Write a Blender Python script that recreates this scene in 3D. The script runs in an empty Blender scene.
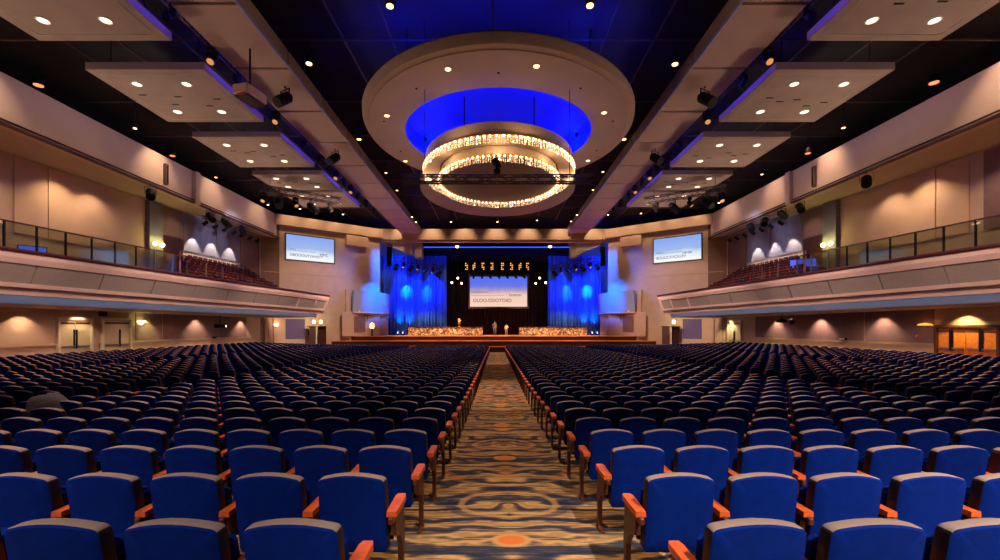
import bpy, math, random
from math import sin, cos, pi, sqrt, radians as R
from mathutils import Vector, Matrix
random.seed(7)
SC = bpy.context.scene
COL = SC.collection
F = 440.0            # focal length in pixels
CZ = 2.75            # camera height over the flat floor before the stage
HX = -0.25           # hall axis
AX = 0.14            # axis of the central aisle

# ------------------------------------------------------------------ helpers
def lin(c):
    o = []
    for v in c[:3]:
        v = v / 255.0
        o.append(v / 12.92 if v <= .04045 else ((v + .055) / 1.055) ** 2.4)
    return (o[0], o[1], o[2], 1.0)

def mat(name, rgb, rough=.6, metal=0., var=0., scale=6., emit=None, es=0., spec=.5, bump=0., bscale=60., trans=0., alpha=1.):
    m = bpy.data.materials.new(name); m.use_nodes = True
    nt = m.node_tree; b = nt.nodes['Principled BSDF']
    b.inputs['Base Color'].default_value = lin(rgb)
    b.inputs['Roughness'].default_value = rough
    b.inputs['Metallic'].default_value = metal
    b.inputs['Specular IOR Level'].default_value = spec
    if trans: b.inputs['Transmission Weight'].default_value = trans
    if alpha < 1: b.inputs['Alpha'].default_value = alpha
    if var > 0:
        g = nt.nodes.new('ShaderNodeNewGeometry')
        n = nt.nodes.new('ShaderNodeTexNoise'); n.inputs['Scale'].default_value = scale; n.inputs['Detail'].default_value = 4
        nt.links.new(g.outputs['Position'], n.inputs['Vector'])
        r = nt.nodes.new('ShaderNodeValToRGB')
        c = lin(rgb)
        r.color_ramp.elements[0].position = .3; r.color_ramp.elements[1].position = .7
        r.color_ramp.elements[0].color = (c[0]*(1-var), c[1]*(1-var), c[2]*(1-var), 1)
        r.color_ramp.elements[1].color = (min(1, c[0]*(1+var)), min(1, c[1]*(1+var)), min(1, c[2]*(1+var)), 1)
        nt.links.new(n.outputs['Fac'], r.inputs['Fac']); nt.links.new(r.outputs['Color'], b.inputs['Base Color'])
    if bump > 0:
        n2 = nt.nodes.new('ShaderNodeTexNoise'); n2.inputs['Scale'].default_value = bscale
        bp = nt.nodes.new('ShaderNodeBump'); bp.inputs['Strength'].default_value = bump; bp.inputs['Distance'].default_value = .01
        g2 = nt.nodes.new('ShaderNodeNewGeometry')
        nt.links.new(g2.outputs['Position'], n2.inputs['Vector'])
        nt.links.new(n2.outputs['Fac'], bp.inputs['Height']); nt.links.new(bp.outputs['Normal'], b.inputs['Normal'])
    if emit is not None:
        b.inputs['Emission Color'].default_value = lin(emit); b.inputs['Emission Strength'].default_value = es
    return m

class MB:
    """collects geometry, builds ONE mesh object"""
    def __init__(s): s.v = []; s.f = []; s.m = []
    def add(s, vs, fs, m=0):
        o = len(s.v); s.v += [tuple(p) for p in vs]
        for f in fs: s.f.append([i + o for i in f]); s.m.append(m)
        return s
    def poly(s, pts, m=0): return s.add(pts, [list(range(len(pts)))], m)
    def box(s, c, d, m=0, rz=0., M=None):
        hx, hy, hz = d[0]/2, d[1]/2, d[2]/2
        vs = [Vector((x, y, z)) for x in (-hx, hx) for y in (-hy, hy) for z in (-hz, hz)]
        T = M if M is not None else Matrix.Rotation(rz, 3, 'Z')
        c = Vector(c); vs = [T @ v + c for v in vs]
        return s.add(vs, [[0,1,3,2],[4,6,7,5],[0,4,5,1],[2,3,7,6],[0,2,6,4],[1,5,7,3]], m)
    def bbox(s, c, d, b=.01, m=0, M=None):
        """box with chamfered edges"""
        hx, hy, hz = d[0]/2, d[1]/2, d[2]/2; b = min(b, hx*.9, hy*.9, hz*.9)
        def ring(ix, iy): return [(-ix,-iy+b),(-ix+b,-iy),(ix-b,-iy),(ix,-iy+b),(ix,iy-b),(ix-b,iy),(-ix+b,iy),(-ix,iy-b)]
        vs = []
        for z, k in ((-hz, b), (-hz+b, 0), (hz-b, 0), (hz, b)):
            for x, y in ring(hx-k, hy-k): vs.append(Vector((x, y, z)))
        fs = [list(range(7,-1,-1)), [24+i for i in range(8)]]
        for l in range(3):
            for i in range(8):
                j = (i+1) % 8; fs.append([l*8+i, l*8+j, l*8+8+j, l*8+8+i])
        c = Vector(c); T = M or Matrix.Identity(3)
        return s.add([T @ v + c for v in vs], fs, m)
    def prism(s, ring0, ring1, m=0):
        n = len(ring0); vs = list(ring0) + list(ring1)
        fs = [list(range(n-1,-1,-1)), [n+i for i in range(n)]]
        for i in range(n): j = (i+1) % n; fs.append([i, j, n+j, n+i])
        return s.add(vs, fs, m)
    def cyl(s, p0, p1, r0, r1=None, n=12, m=0, caps=True):
        r1 = r0 if r1 is None else r1
        p0, p1 = Vector(p0), Vector(p1); a = (p1-p0)
        if a.length < 1e-9: return s
        a.normalize(); u = a.orthogonal().normalized(); w = a.cross(u)
        A = [p0 + (u*cos(2*pi*i/n) + w*sin(2*pi*i/n))*r0 for i in range(n)]
        B = [p1 + (u*cos(2*pi*i/n) + w*sin(2*pi*i/n))*r1 for i in range(n)]
        fs = [[i, (i+1) % n, n+(i+1) % n, n+i] for i in range(n)]
        if caps: fs += [list(range(n-1,-1,-1)), [n+i for i in range(n)]]
        return s.add(A+B, fs, m)
    def path(s, pts, r, n=6, m=0):
        for a, b in zip(pts[:-1], pts[1:]): s.cyl(a, b, r, r, n, m)
        return s
    def lathe(s, prof, c=(0,0,0), n=32, m=0, sx=1., sy=1., closed=False):
        """prof: (r,z) list"""
        vs = []; k = len(prof)
        for pr in prof:
            r, z = pr[0], pr[1]; sy_ = pr[2] if len(pr) > 2 else sy
            for i in range(n): vs.append((c[0]+r*sx*cos(2*pi*i/n), c[1]+r*sy_*sin(2*pi*i/n), c[2]+z))
        fs = []
        for l in range(k if closed else k-1):
            l2 = (l+1) % k
            for i in range(n): j = (i+1) % n; fs.append([l*n+i, l*n+j, l2*n+j, l2*n+i])
        return s.add(vs, fs, m)
    def build(s, name, mats, parent=None, smooth=False, world=False, kind=None, label=None):
        me = bpy.data.meshes.new(name); me.from_pydata(s.v, [], s.f)
        for x in (mats if isinstance(mats, (list, tuple)) else [mats]): me.materials.append(x)
        me.polygons.foreach_set('material_index', s.m)
        if smooth: me.polygons.foreach_set('use_smooth', [True]*len(s.f))
        me.update()
        o = bpy.data.objects.new(name, me); COL.objects.link(o)
        if smooth:
            try: me.set_sharp_from_angle(angle=R(40))
            except Exception: pass
        if parent is not None:
            o.parent = parent
            if world: o.matrix_parent_inverse = (Matrix.Translation(parent.location) @ parent.rotation_euler.to_matrix().to_4x4()).inverted()
        if kind: o['kind'] = kind
        if label: o['label'] = label
        return o

def tag(o, label, cat, group=None):
    o['label'] = label; o['category'] = cat
    if group: o['group'] = group
    return o
def thing(name, label, cat, loc=(0,0,0), rz=0., group=None, rot=None):
    o = bpy.data.objects.new(name, None); COL.objects.link(o); o.empty_display_size = .2
    o.location = loc; o.rotation_euler = rot if rot else (0,0,rz)
    return tag(o, label, cat, group)
KIDS = {}
def children(o): return [c for c in bpy.data.objects if c.parent == o]
def dup(src, kids, loc, label, rz=None, group=None, rot=None):
    r = src.copy(); COL.objects.link(r); r.location = loc; r['label'] = label
    if rz is not None: r.rotation_euler = (0,0,rz)
    if rot is not None: r.rotation_euler = rot
    if group: r['group'] = group
    for c, sub in kids:
        k = c.copy(); COL.objects.link(k); k.parent = r
        for g in sub:
            q = g.copy(); COL.objects.link(q); q.parent = k
    return r
def tree(o): return [(c, children(c)) for c in children(o)]
ORD = 'zeroth first second third fourth fifth sixth seventh eighth ninth tenth eleventh twelfth thirteenth fourteenth fifteenth sixteenth seventeenth eighteenth nineteenth twentieth'.split()+['twenty-'+q for q in 'first second third fourth fifth sixth seventh eighth ninth'.split()]+['thirtieth']+['thirty-'+q for q in 'first second third fourth fifth'.split()]
SIDE = {-1: 'left', 1: 'right'}
def lamp(kind, loc, power, color=(255,200,140), target=None, ang=60, blend=.5, size=.15, name='lamp', sx=None, sy=None):
    l = bpy.data.lights.new(name, kind); l.energy = power; c = lin(color); l.color = c[:3]
    if kind == 'SPOT': l.spot_size = R(ang); l.spot_blend = blend; l.shadow_soft_size = size
    elif kind == 'POINT': l.shadow_soft_size = size
    elif kind == 'AREA': l.shape = 'RECTANGLE'; l.size = sx; l.size_y = sy
    o = bpy.data.objects.new(name, l); COL.objects.link(o); o.location = loc
    if target is not None: o.rotation_euler = (Vector(target)-Vector(loc)).to_track_quat('-Z', 'Y').to_euler()
    return o
def at(px, py, d): return Vector(((px-496)*d/F, d, CZ+(328-py)*d/F))
def W(v, d, Z, s): return Vector((HX+s*v, d, CZ+Z))     # s=-1 left half, +1 right half

# floor rake: how far seat tops lie below the camera, by distance
TAB = [(-10,.30),(0,.76),(2.1,.913),(3,.995),(3.9,1.04),(4.8,1.10),(5.7,1.155),(6.6,1.195),(7.5,1.235),(8.4,1.28),(9.3,1.325),(10.2,1.36),(11.1,1.385),(14,1.44),(17,1.48),(25,1.57),(39.5,1.74),(47.2,1.86),(50,1.87),(70,1.87)]
def drop(d):
    for (a, x), (b, y) in zip(TAB[:-1], TAB[1:]):
        if d <= b: return x+(y-x)*(d-a)/(b-a)
    return TAB[-1][1]
def fz(d, x=0.):
    u = max(0., min(1., (abs(x)-9.)/15.))
    return CZ-.88-drop(d)+u*max(0., min(.5, .02+.0115*d))*max(0., min(1., (51.-d)/9.))

# ------------------------------------------------------------------ materials
M = {}
def mk(k, *a, **kw): M[k] = mat(k, *a, **kw)
mk('wall', (186,160,140), .75, var=.06, scale=1.2)
mk('wall_warm', (190,160,135), .75, var=.05, scale=.8)
mk('wall_panel', (122,96,98), .9, var=.08, scale=3, bump=.2)
mk('wall_grey', (118,112,125), .85, var=.05, scale=2)
mk('wall_brown', (112,80,68), .8, var=.05)
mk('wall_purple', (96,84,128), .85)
mk('wood_slat', (70,36,24), .5, var=.35, scale=5)
mk('plaster', (176,150,130), .8, var=.04, scale=.7)
mk('plaster_panel', (156,136,116), .8, var=.10, scale=.9)
mk('black_ceiling', (17,14,15), .9, var=.3, scale=1)
mk('bulkhead', (205,180,165), .8, var=.04, scale=.7)
mk('black', (9,9,10), .6, spec=.2)
mk('black_metal', (22,21,22), .4, metal=.6)
mk('truss_metal', (92,80,74), .45, metal=.7)
mk('dark_red', (62,14,16), .5)
mk('fascia', (222,190,172), .65, var=.04, scale=1)
mk('fascia_panel', (150,138,126), .85, var=.06, scale=8, bump=.2)
mk('soffit', (186,166,150), .8)
mk('seat_blue', (4,38,124), .85, var=.10, scale=14, bump=.25, bscale=260, spec=.08)
mk('seat_trim', (156,134,118), .6, spec=.3)
mk('wood_orange', (216,96,42), .38, var=.18, scale=22)
mk('seat_side_shaded', (34,26,26), .6, spec=.3)  # trim sides, with the shade under overhead light put into the colour
mk('leg_bronze', (96,52,30), .45, metal=.25)
mk('stage_wood', (176,84,44), .45, var=.15, scale=2)
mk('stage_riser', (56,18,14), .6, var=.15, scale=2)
mk('nosing', (225,170,90), .5)
mk('cloth_black', (26,13,12), .95, bump=.2)
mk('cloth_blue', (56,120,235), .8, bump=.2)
mk('screen_frame', (52,20,22), .6)
mk('frame_dark', (18,14,22), .5)
mk('door_cream', (200,186,150), .5, var=.03)
mk('door_frame', (214,204,180), .5)
mk('door_wood', (200,116,40), .4, var=.2, scale=7)
mk('door_wood_frame', (74,34,14), .5)
mk('steel', (150,150,150), .3, metal=.9)
mk('white', (230,226,215), .6)
mk('red_plastic', (190,30,24), .4)
mk('exit_red', (120,20,30), .5, emit=(230,40,60), es=.5)
mk('grey_cloth', (98,92,92), .95, var=.25, scale=40, bump=.6, bscale=120)
mk('brown_box', (92,64,58), .6)
mk('bal_seat', (70,26,26), .7, var=.5, scale=9)
mk('beige_box', (225,188,140), .5)
mk('gold', (220,160,60), .3, metal=.8)
mk('lens_warm', (255,230,190), .3, emit=(255,206,150), es=9)
mk('lens_disc', (255,235,205), .3, emit=(255,226,190), es=3.2)
mk('lens_star', (255,225,180), .3, emit=(255,186,116), es=5)
mk('lens_dim', (120,90,70), .2, emit=(255,170,90), es=.7)
mk('lens_red', (255,170,120), .3, emit=(255,140,90), es=1.6)
mk('lens_yellow', (255,250,190), .3, emit=(255,240,150), es=9)
mk('lens_blue', (120,160,255), .3, emit=(110,140,255), es=6)
mk('lens_amber', (255,190,90), .3, emit=(255,160,60), es=1.6)
mk('crystal', (255,225,180), .15, emit=(255,212,160), es=.7)
mk('crystal_lamp', (255,235,200), .2, emit=(255,226,180), es=6)
mk('glass_tint', (150,160,140), .03, spec=.5)
mk('blue_lit_edge', (150,160,220), .4)  # blue light on the beam edge, painted as a pale colour
mk('lens_bluepanel', (90,120,255), .3, emit=(70,100,255), es=.8)
mk('shade_green', (70,84,50), .5)
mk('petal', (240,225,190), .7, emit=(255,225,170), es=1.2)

mk('recess_lit_blue', (40,70,235), .8)  # blue lamp light put into the colour of a white recess
mk('blue_tube', (60,110,255), .3, emit=(30,80,255), es=2.5)
mk('box_paint', (150,160,190), .7)
def glass_mat():
    m = bpy.data.materials.new('railing_glass'); m.use_nodes = True; nt = m.node_tree
    nt.nodes.clear(); out = nt.nodes.new('ShaderNodeOutputMaterial')
    t = nt.nodes.new('ShaderNodeBsdfTransparent'); t.inputs['Color'].default_value = (.72,.76,.68,1)
    g = nt.nodes.new('ShaderNodeBsdfGlossy'); g.inputs['Roughness'].default_value = .04; g.inputs['Color'].default_value = (.9,.95,.9,1)
    fr = nt.nodes.new('ShaderNodeFresnel'); fr.inputs['IOR'].default_value = 1.5
    x = nt.nodes.new('ShaderNodeMixShader')
    mu = nt.nodes.new('ShaderNodeMath'); mu.operation = 'MULTIPLY'; mu.inputs[1].default_value = .22; nt.links.new(fr.outputs[0], mu.inputs[0])
    nt.links.new(mu.outputs[0], x.inputs[0]); nt.links.new(t.outputs[0], x.inputs[1]); nt.links.new(g.outputs[0], x.inputs[2]); nt.links.new(x.outputs[0], out.inputs[0])
    return m
M['glass'] = glass_mat()

class NG:
    """tiny node-math helper"""
    def __init__(s, m): s.nt = m.node_tree; s.N = s.nt.nodes; s.L = s.nt.links
    def _in(s, node, i, v):
        if isinstance(v, (int, float)): node.inputs[i].default_value = v
        else: s.L.new(v, node.inputs[i])
    def m(s, op, a, b=0., c=None):
        n = s.N.new('ShaderNodeMath'); n.operation = op; s._in(n, 0, a); s._in(n, 1, b)
        if c is not None: s._in(n, 2, c)
        return n.outputs[0]
    def noise(s, vec, scale, detail=3., dist=0.):
        n = s.N.new('ShaderNodeTexNoise'); n.inputs['Scale'].default_value = scale; n.inputs['Detail'].default_value = detail; n.inputs['Distortion'].default_value = dist
        s.L.new(vec, n.inputs['Vector']); return n.outputs['Fac']
    def xyz(s, x, y, z):
        n = s.N.new('ShaderNodeCombineXYZ'); s._in(n, 0, x); s._in(n, 1, y); s._in(n, 2, z); return n.outputs[0]
    def ramp(s, f, stops, interp='LINEAR'):
        n = s.N.new('ShaderNodeValToRGB'); e = n.color_ramp.elements; n.color_ramp.interpolation = interp
        while len(e) < len(stops): e.new(.5)
        for q, (p, c) in zip(e, stops): q.position = p; q.color = lin(c)
        s.L.new(f, n.inputs[0]); return n.outputs['Color']
    def mix(s, f, a, b):
        n = s.N.new('ShaderNodeMix'); n.data_type = 'RGBA'; s._in(n, 0, f)
        s.L.new(a, n.inputs[6]) if not isinstance(a, tuple) else setattr(n.inputs[6], 'default_value', lin(a))
        s.L.new(b, n.inputs[7]) if not isinstance(b, tuple) else setattr(n.inputs[7], 'default_value', lin(b))
        return n.outputs[2]
    def step(s, v, a, b):
        n = s.N.new('ShaderNodeMapRange'); n.clamp = True; n.interpolation_type = 'SMOOTHSTEP'
        s._in(n, 0, v); n.inputs[1].default_value = a; n.inputs[2].default_value = b; return n.outputs[0]

def carpet():
    m = mat('patterned_carpet', (150,110,70), .95, spec=.1); g = NG(m)
    geo = g.N.new('ShaderNodeNewGeometry'); sp = g.N.new('ShaderNodeSeparateXYZ'); g.L.new(geo.outputs['Position'], sp.inputs[0])
    x = g.m('ABSOLUTE', g.m('SUBTRACT', sp.outputs[0], AX)); y = sp.outputs[1]
    # medallion, every 3.1 m
    u = g.m('SUBTRACT', g.m('FLOORED_MODULO', g.m('ADD', y, -5.0+1.55), 3.1), 1.55)
    pv = g.xyz(x, y, 0.)
    w1 = g.noise(g.xyz(g.m('MULTIPLY', x, .8), y, 3.), 1.3, 2.)
    w2 = g.noise(g.xyz(g.m('MULTIPLY', x, .55), g.m('MULTIPLY', y, 1.6), 9.), 3.2, 3.)
    ww = g.m('MULTIPLY', g.m('SUBTRACT', w1, .5), .35)
    r = g.m('SQRT', g.m('ADD', g.m('POWER', g.m('MULTIPLY', x, 1/.52), 2.), g.m('POWER', g.m('MULTIPLY', g.m('ADD', u, ww), 1/.42), 2.)))
    fall = g.m('POWER', 2.718, g.m('MULTIPLY', r, -.8))
    phase = g.m('ADD', g.m('ADD', g.m('MULTIPLY', y, 2.5), g.m('MULTIPLY', w1, 3.4)), g.m('ADD', g.m('MULTIPLY', w2, 1.3), g.m('MULTIPLY', g.m('MULTIPLY', fall, r), 3.2)))
    band = g.m('MULTIPLY', g.m('ADD', g.m('SINE', g.m('MULTIPLY', phase, 6.283)), 1.), .5)
    base = g.ramp(band, [(0.,(52,58,76)),(.2,(88,80,78)),(.4,(166,130,86)),(.7,(206,164,106)),(1.,(170,134,88))])
    # streaks of thread
    st = g.noise(g.xyz(g.m('MULTIPLY', x, 1.2), g.m('MULTIPLY', y, 13.), 2.), 2.2, 3.)
    base = g.mix(g.m('MULTIPLY', g.step(st, .5, .6), .75), base, (44,42,54))
    # orange clouds
    oc = g.noise(g.xyz(x, g.m('MULTIPLY', y, 1.2), 21.), .9, 3.)
    base = g.mix(g.m('MULTIPLY', g.step(oc, .60, .70), .6), base, (214,124,56))
    # navy medallion ring and orange eye
    ring = g.m('SUBTRACT', 1., g.step(g.m('ABSOLUTE', g.m('SUBTRACT', r, 1.25)), .07, .17))
    base = g.mix(g.m('MULTIPLY', ring, .6), base, (28,38,70))
    ring2 = g.m('SUBTRACT', 1., g.step(g.m('ABSOLUTE', g.m('SUBTRACT', r, 1.02)), .03, .10))
    base = g.mix(g.m('MULTIPLY', ring2, .6), base, (196,146,84))
    e = g.m('SQRT', g.m('ADD', g.m('POWER', g.m('MULTIPLY', x, 1/.14), 2.), g.m('POWER', g.m('MULTIPLY', g.m('ADD', u, 1.0), 1/.11), 2.)))
    base = g.mix(g.m('SUBTRACT', 1., g.step(e, 1.1, 1.5)), base, (200,150,90))
    base = g.mix(g.m('SUBTRACT', 1., g.step(e, .8, .95)), base, (216,116,56))
    fz_ = g.noise(geo.outputs['Position'], 90., 2.)
    b = g.N['Principled BSDF']; g.L.new(base, b.inputs['Base Color'])
    bp = g.N.new('ShaderNodeBump'); bp.inputs['Strength'].default_value = .4; bp.inputs['Distance'].default_value = .01
    g.L.new(fz_, bp.inputs['Height']); g.L.new(bp.outputs[0], b.inputs['Normal'])
    return m
M['carpet'] = carpet()

def mosaic():
    m = mat('gold_mosaic', (200,150,80), .35, metal=.3); g = NG(m)
    geo = g.N.new('ShaderNodeNewGeometry'); v = g.N.new('ShaderNodeTexVoronoi'); v.inputs['Scale'].default_value = 5.5
    g.L.new(geo.outputs['Position'], v.inputs['Vector'])
    sp = g.N.new('ShaderNodeSeparateColor'); g.L.new(v.outputs['Color'], sp.inputs[0])
    c = g.ramp(sp.outputs[0], [(0.,(60,44,36)),(.3,(140,104,76)),(.6,(200,160,116)),(.85,(245,220,180)),(1.,(110,74,60))])
    b = g.N['Principled BSDF']; g.L.new(c, b.inputs['Base Color']); g.L.new(c, b.inputs['Emission Color']); b.inputs['Emission Strength'].default_value = .0
    return m
M['mosaic'] = mosaic()

def screen_mat(name, z0, z1, stops, strength):
    m = bpy.data.materials.new(name); m.use_nodes = True; g = NG(m)
    geo = g.N.new('ShaderNodeNewGeometry'); sp = g.N.new('ShaderNodeSeparateXYZ'); g.L.new(geo.outputs['Position'], sp.inputs[0])
    n = g.noise(geo.outputs['Position'], .8, 3.)
    f = g.m('DIVIDE', g.m('SUBTRACT', sp.outputs[2], z0), z1-z0)
    f = g.m('ADD', f, g.m('MULTIPLY', g.m('SUBTRACT', n, .5), .18))
    c = g.ramp(f, stops)
    b = g.N['Principled BSDF']; b.inputs['Base Color'].default_value = (.02,.02,.02,1); g.L.new(c, b.inputs['Emission Color']); b.inputs['Emission Strength'].default_value = strength
    return m

# ------------------------------------------------------------------ setting
def floor():
    mb = MB(); ds = [-10+.45*i for i in range(135)]; ds = [d for d in ds if d < 50.4] + [50.4]
    X = [-30,-24,-19,-14,-9,9,14,19,24,30]; n = len(X)
    mb.add([(x,d,fz(d,x)) for d in ds for x in X], [[j*n+i, j*n+i+1, (j+1)*n+i+1, (j+1)*n+i] for j in range(len(ds)-1) for i in range(n-1)])
    mb.build('floor', M['carpet'], kind='structure')
    MB().box((0,56.5,fz(50)-.05),(60,12.3,.08)).build('floor_under_stage', M['black'], kind='structure')
floor()
ZT = 13.6
MB().box((0,23,CZ+ZT+.1),(64,84,.2)).build('ceiling', M['black_ceiling'], kind='structure')
MB().box((0,64,CZ+4),(64,.3,22)).build('wall_back', M['black'], kind='structure')
MB().box((0,-10.2,CZ+4),(64,.3,22)).build('wall_front', M['wall'], kind='structure')

def vline(mb, a, b, z0, z1, th, s, m=0, out=1):
    """vertical slab from plan point a to b (v,d), thickness th outward"""
    ax, bx = Vector((HX+s*a[0], a[1])), Vector((HX+s*b[0], b[1])); t = (bx-ax).normalized(); n = Vector((t.y, -t.x))*(-s if True else 1)*(-1)*out*th
    r0 = [(ax.x,ax.y,CZ+z0),(bx.x,bx.y,CZ+z0),(bx.x+n.x,bx.y+n.y,CZ+z0),(ax.x+n.x,ax.y+n.y,CZ+z0)]
    r1 = [(p[0],p[1],CZ+z1) for p in r0]
    return mb.prism(r0, r1, m)

UA = (-10.4/13.37, 8.4/13.37)
def AWp(t, off=0.): return (24.75+UA[0]*t-UA[1]*off, 46.9+UA[1]*t+UA[0]*off)     # plan point on the angled stage wall
def slabAW(mb, t0, t1, z0, z1, off, th, s, m=0):
    a, b, c, d = AWp(t0, off+th), AWp(t1, off+th), AWp(t1, off), AWp(t0, off)
    r0 = [W(p[0], p[1], z0, s) for p in (a, b, c, d)]; r1 = [W(p[0], p[1], z1, s) for p in (a, b, c, d)]
    return mb.prism(r0, r1, m)

def bw(d): return 29.3-.09*d            # back wall of the balcony
def pv(d): return 21.9-.118*d           # rim line of the balcony
for s in (-1, 1):
    n = SIDE[s]
    # lower side wall under the balcony: pale dado, taupe acoustic fields above
    mb = MB(); vline(mb, (24.75,-10), (24.75,46.9), -3.6, 2.2, .3, s, 0)
    for d0, d1 in ([(9,13),(13.1,17),(17.1,21.4),(30.5,32.9),(33,39.8),(39.9,44)] if s < 0 else [(9,13),(13.1,17),(24.6,29.2),(29.3,36.0),(36.1,41.5)]):
        mb.box(W(24.735, (d0+d1)/2, .15, s), (.05, d1-d0, 2.0), 1)
    mb.build('wall_'+n, [M['wall'], M['wall_panel']], kind='structure')
    MB().box(W(24.70, 18.4, -.95, s), (.06, 57, .1)).build('trim_'+('1' if s < 0 else '2'), M['wall_warm'], kind='structure')
    # balcony back wall
    mb = MB(); vline(mb, (bw(-10),-10), (bw(46.9),46.9), -.5, 9.8, .3, s, 0)
    def field(d0, d1, z0, z1, m, th=.06):
        r = []
        for z in (z0, z1):
            r.append([W(bw(d0),d0,z,s),W(bw(d1),d1,z,s),W(bw(d1)-th,d1,z,s),W(bw(d0)-th,d0,z,s)])
        mb.prism(r[0], r[1], m)
    field(14, 24.2, 5.4, 9.7, 2); field(24.9, 26.6, 5.4, 9.7, 1); field(26.65, 33.2, 5.4, 9.7, 1)
    field(33.3, 34.5, 2.3, 9.7, 3, .35); field(34.6, 36.8, 2.3, 7.4, 4); field(34.6, 36.8, 7.45, 9.7, 2)
    field(44.0, 46.8, 2.3, 9.7, 5)
    field(36.9, 40.6, 6.5, 9.7, 3); field(40.7, 43.9, 6.5, 9.7, 3)
    mb.build('wall_balcony_'+n, [M['wall'], M['wall_warm'], M['wall_panel'], M['wall_grey'], M['wood_slat'], M['wall_brown']], kind='structure')
    # angled stage-side wall
    mb = MB(); slabAW(mb, -.2, 13.37, -3.0, 12.3, -.35, .35, s, 0)
    slabAW(mb, 9.0, 9.5, -1.2, 4.6, 0, .35, s, 1); slabAW(mb, -.1, 1.75, 2.4, 11.2, 0, .04, s, 2)
    slabAW(mb, .2, 9.0, 6.05, 6.10, 0, .05, s, 1)
    mb.build('wall_stage_'+n, [M['wall'], M['wall_warm'], M['wall_brown']], kind='structure')
    mb = MB(); slabAW(mb, 1.2, 13.5, 11.2, 12.3, 0, .6, s, 0)
    mb.build('trim_'+('3' if s < 0 else '4'), M['plaster'], kind='structure')
    # bulkhead over the balcony with its soffit
    mb = MB()
    mb.prism([W(23.5,-10,9.75,s),W(23.5,47.6,9.75,s),W(23.9,47.9,9.75,s),W(23.9,-10,9.75,s)], [W(23.5,-10,12.3,s),W(23.5,47.6,12.3,s),W(23.9,47.9,12.3,s),W(23.9,-10,12.3,s)], 0)
    mb.prism([W(23.9,-10,9.8,s),W(23.9,47.9,9.8,s),W(25.3,46.6,9.8,s),W(bw(-10),-10,9.8,s)], [W(23.9,-10,10.0,s),W(23.9,47.9,10.0,s),W(25.3,46.6,10.0,s),W(bw(-10),-10,10.0,s)], 1)
    mb.prism([W(23.9,-10,12.1,s),W(23.9,47.9,12.1,s),W(32,47,12.1,s),W(32,-10,12.1,s)], [W(23.9,-10,12.28,s),W(23.9,47.9,12.28,s),W(32,47,12.28,s),W(32,-10,12.28,s)], 1)
    mb.box(W(23.42,20,9.80,s), (.16,58,.12), 2); mb.box(W(23.42,17,10.02,s), (.10,60,.05), 2)
    mb.box(W(23.36,34.7,11.0,s), (.28,.5,2.55), 0)
    mb.build('wall_upper_'+n, [M['bulkhead'], M['soffit'], M['dark_red']], kind='structure')
    # ceiling soffit beam running to the stage, cut by dark joints
    mb = MB(); d = -8.
    while d < 54.6:
        d1 = min(d+4, 55.2); mb.box(W(10.4, (d+d1)/2, 12.2, s), (2.42, d1-d-.15, .8), 0); d += 4
    mb.box(W(10.4, 23.4, 12.25, s), (2.3, 63, .6), 1)
    mb.box(W(9.16, 23.4, 11.85, s), (.05, 63, .12), 2)  # strip coloured as if lit blue, along the inner edge
    mb.build('beam_'+n, [M['plaster'], M['black'], M['blue_lit_edge']], kind='structure')

# proscenium header
mb = MB()
mb.box((HX,55.5,CZ+11.75),(29,.8,1.35),0)
mb.box((HX,55.7,CZ+10.95),(28.6,.7,.25),1)
for s in (-1,1):
    mb.prism([(HX+s*14.3,55.9,CZ+10.85),(HX+s*10.4,55.9,CZ+10.85),(HX+s*10.4,55.9,CZ+9.2)][::1], [(HX+s*14.3,56.2,CZ+10.85),(HX+s*10.4,56.2,CZ+10.85),(HX+s*10.4,56.2,CZ+9.2)], 1)
    mb.box((HX+.3+s*10.0,57,CZ+9.95),(.9,1.6,1.8),1)
mb.build('wall_header', [M['plaster'], M['soffit']], kind='structure')
mb = MB(); mb.box((.2,58.4,CZ+10.6),(19.2,2.2,.2)); mb.box((.2,59.4,CZ+9.9),(19.2,.2,1.6))
mb.build('ceiling_stage', M['black'], kind='structure')
for s in (-1,1):
    MB().box((HX+s*15.2,60.6,CZ+5.5),(.3,6.5,14)).build('wall_wing_'+SIDE[s], M['wall'], kind='structure')
    MB().box((HX+s*12.6,59.6,CZ+10.3),(5.2,.2,3)).build('wall_flytower_'+SIDE[s], M['wall'], kind='structure')

# ------------------------------------------------------------------ stage
st = thing('stage', 'wide dark wooden stage with three long steps below the black curtain', 'stage', (0,52,fz(50)))
def steppoly(dfront, ext):
    pts = []
    for s in (-1,1):
        pass
    # left angled wall -> front -> right angled wall, clipped behind the side walls
    def tv(d): return 24.75-(d-46.9)*10.4/8.4
    v = min(ext, tv(dfront)-.02)
    L = [(HX-v, dfront), (HX+v, dfront)]
    R_, Lb = [], []
    dd = max(dfront, 46.9+(24.75-v)*8.4/10.4)
    R_ = [(HX+v, dd), (HX+14.5, 55.15), (HX+14.5, 63.5)]; Lb = [(HX-14.5,63.5),(HX-14.5,55.15),(HX-v, dd)]
    return L+R_+Lb
ZS = [-2.1,-1.5,-.95]; zb = fz(50)
for i, (df, ext) in enumerate(((50.0,21.2),(51.5,19.0),(53.0,17.6))):
    P = steppoly(df, ext); z0 = zb-.02 if i == 0 else CZ+ZS[i-1]; z1 = CZ+ZS[i]-.06
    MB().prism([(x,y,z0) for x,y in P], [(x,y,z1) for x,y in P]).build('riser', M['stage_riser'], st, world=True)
    P2 = [(x, y-(.05 if k < 2 else 0)) for k, (x,y) in enumerate(P)]
    MB().prism([(x,y,z1) for x,y in P2], [(x,y,z1+.06) for x,y in P2]).build('tread', M['stage_wood'], st, world=True)
    MB().box((HX,df-.06,z1+.02),(2*min(ext,24.75-(df-46.9)*10.4/8.4-.1),.03,.05)).build('nosing', M['nosing'], st, world=True)

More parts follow.
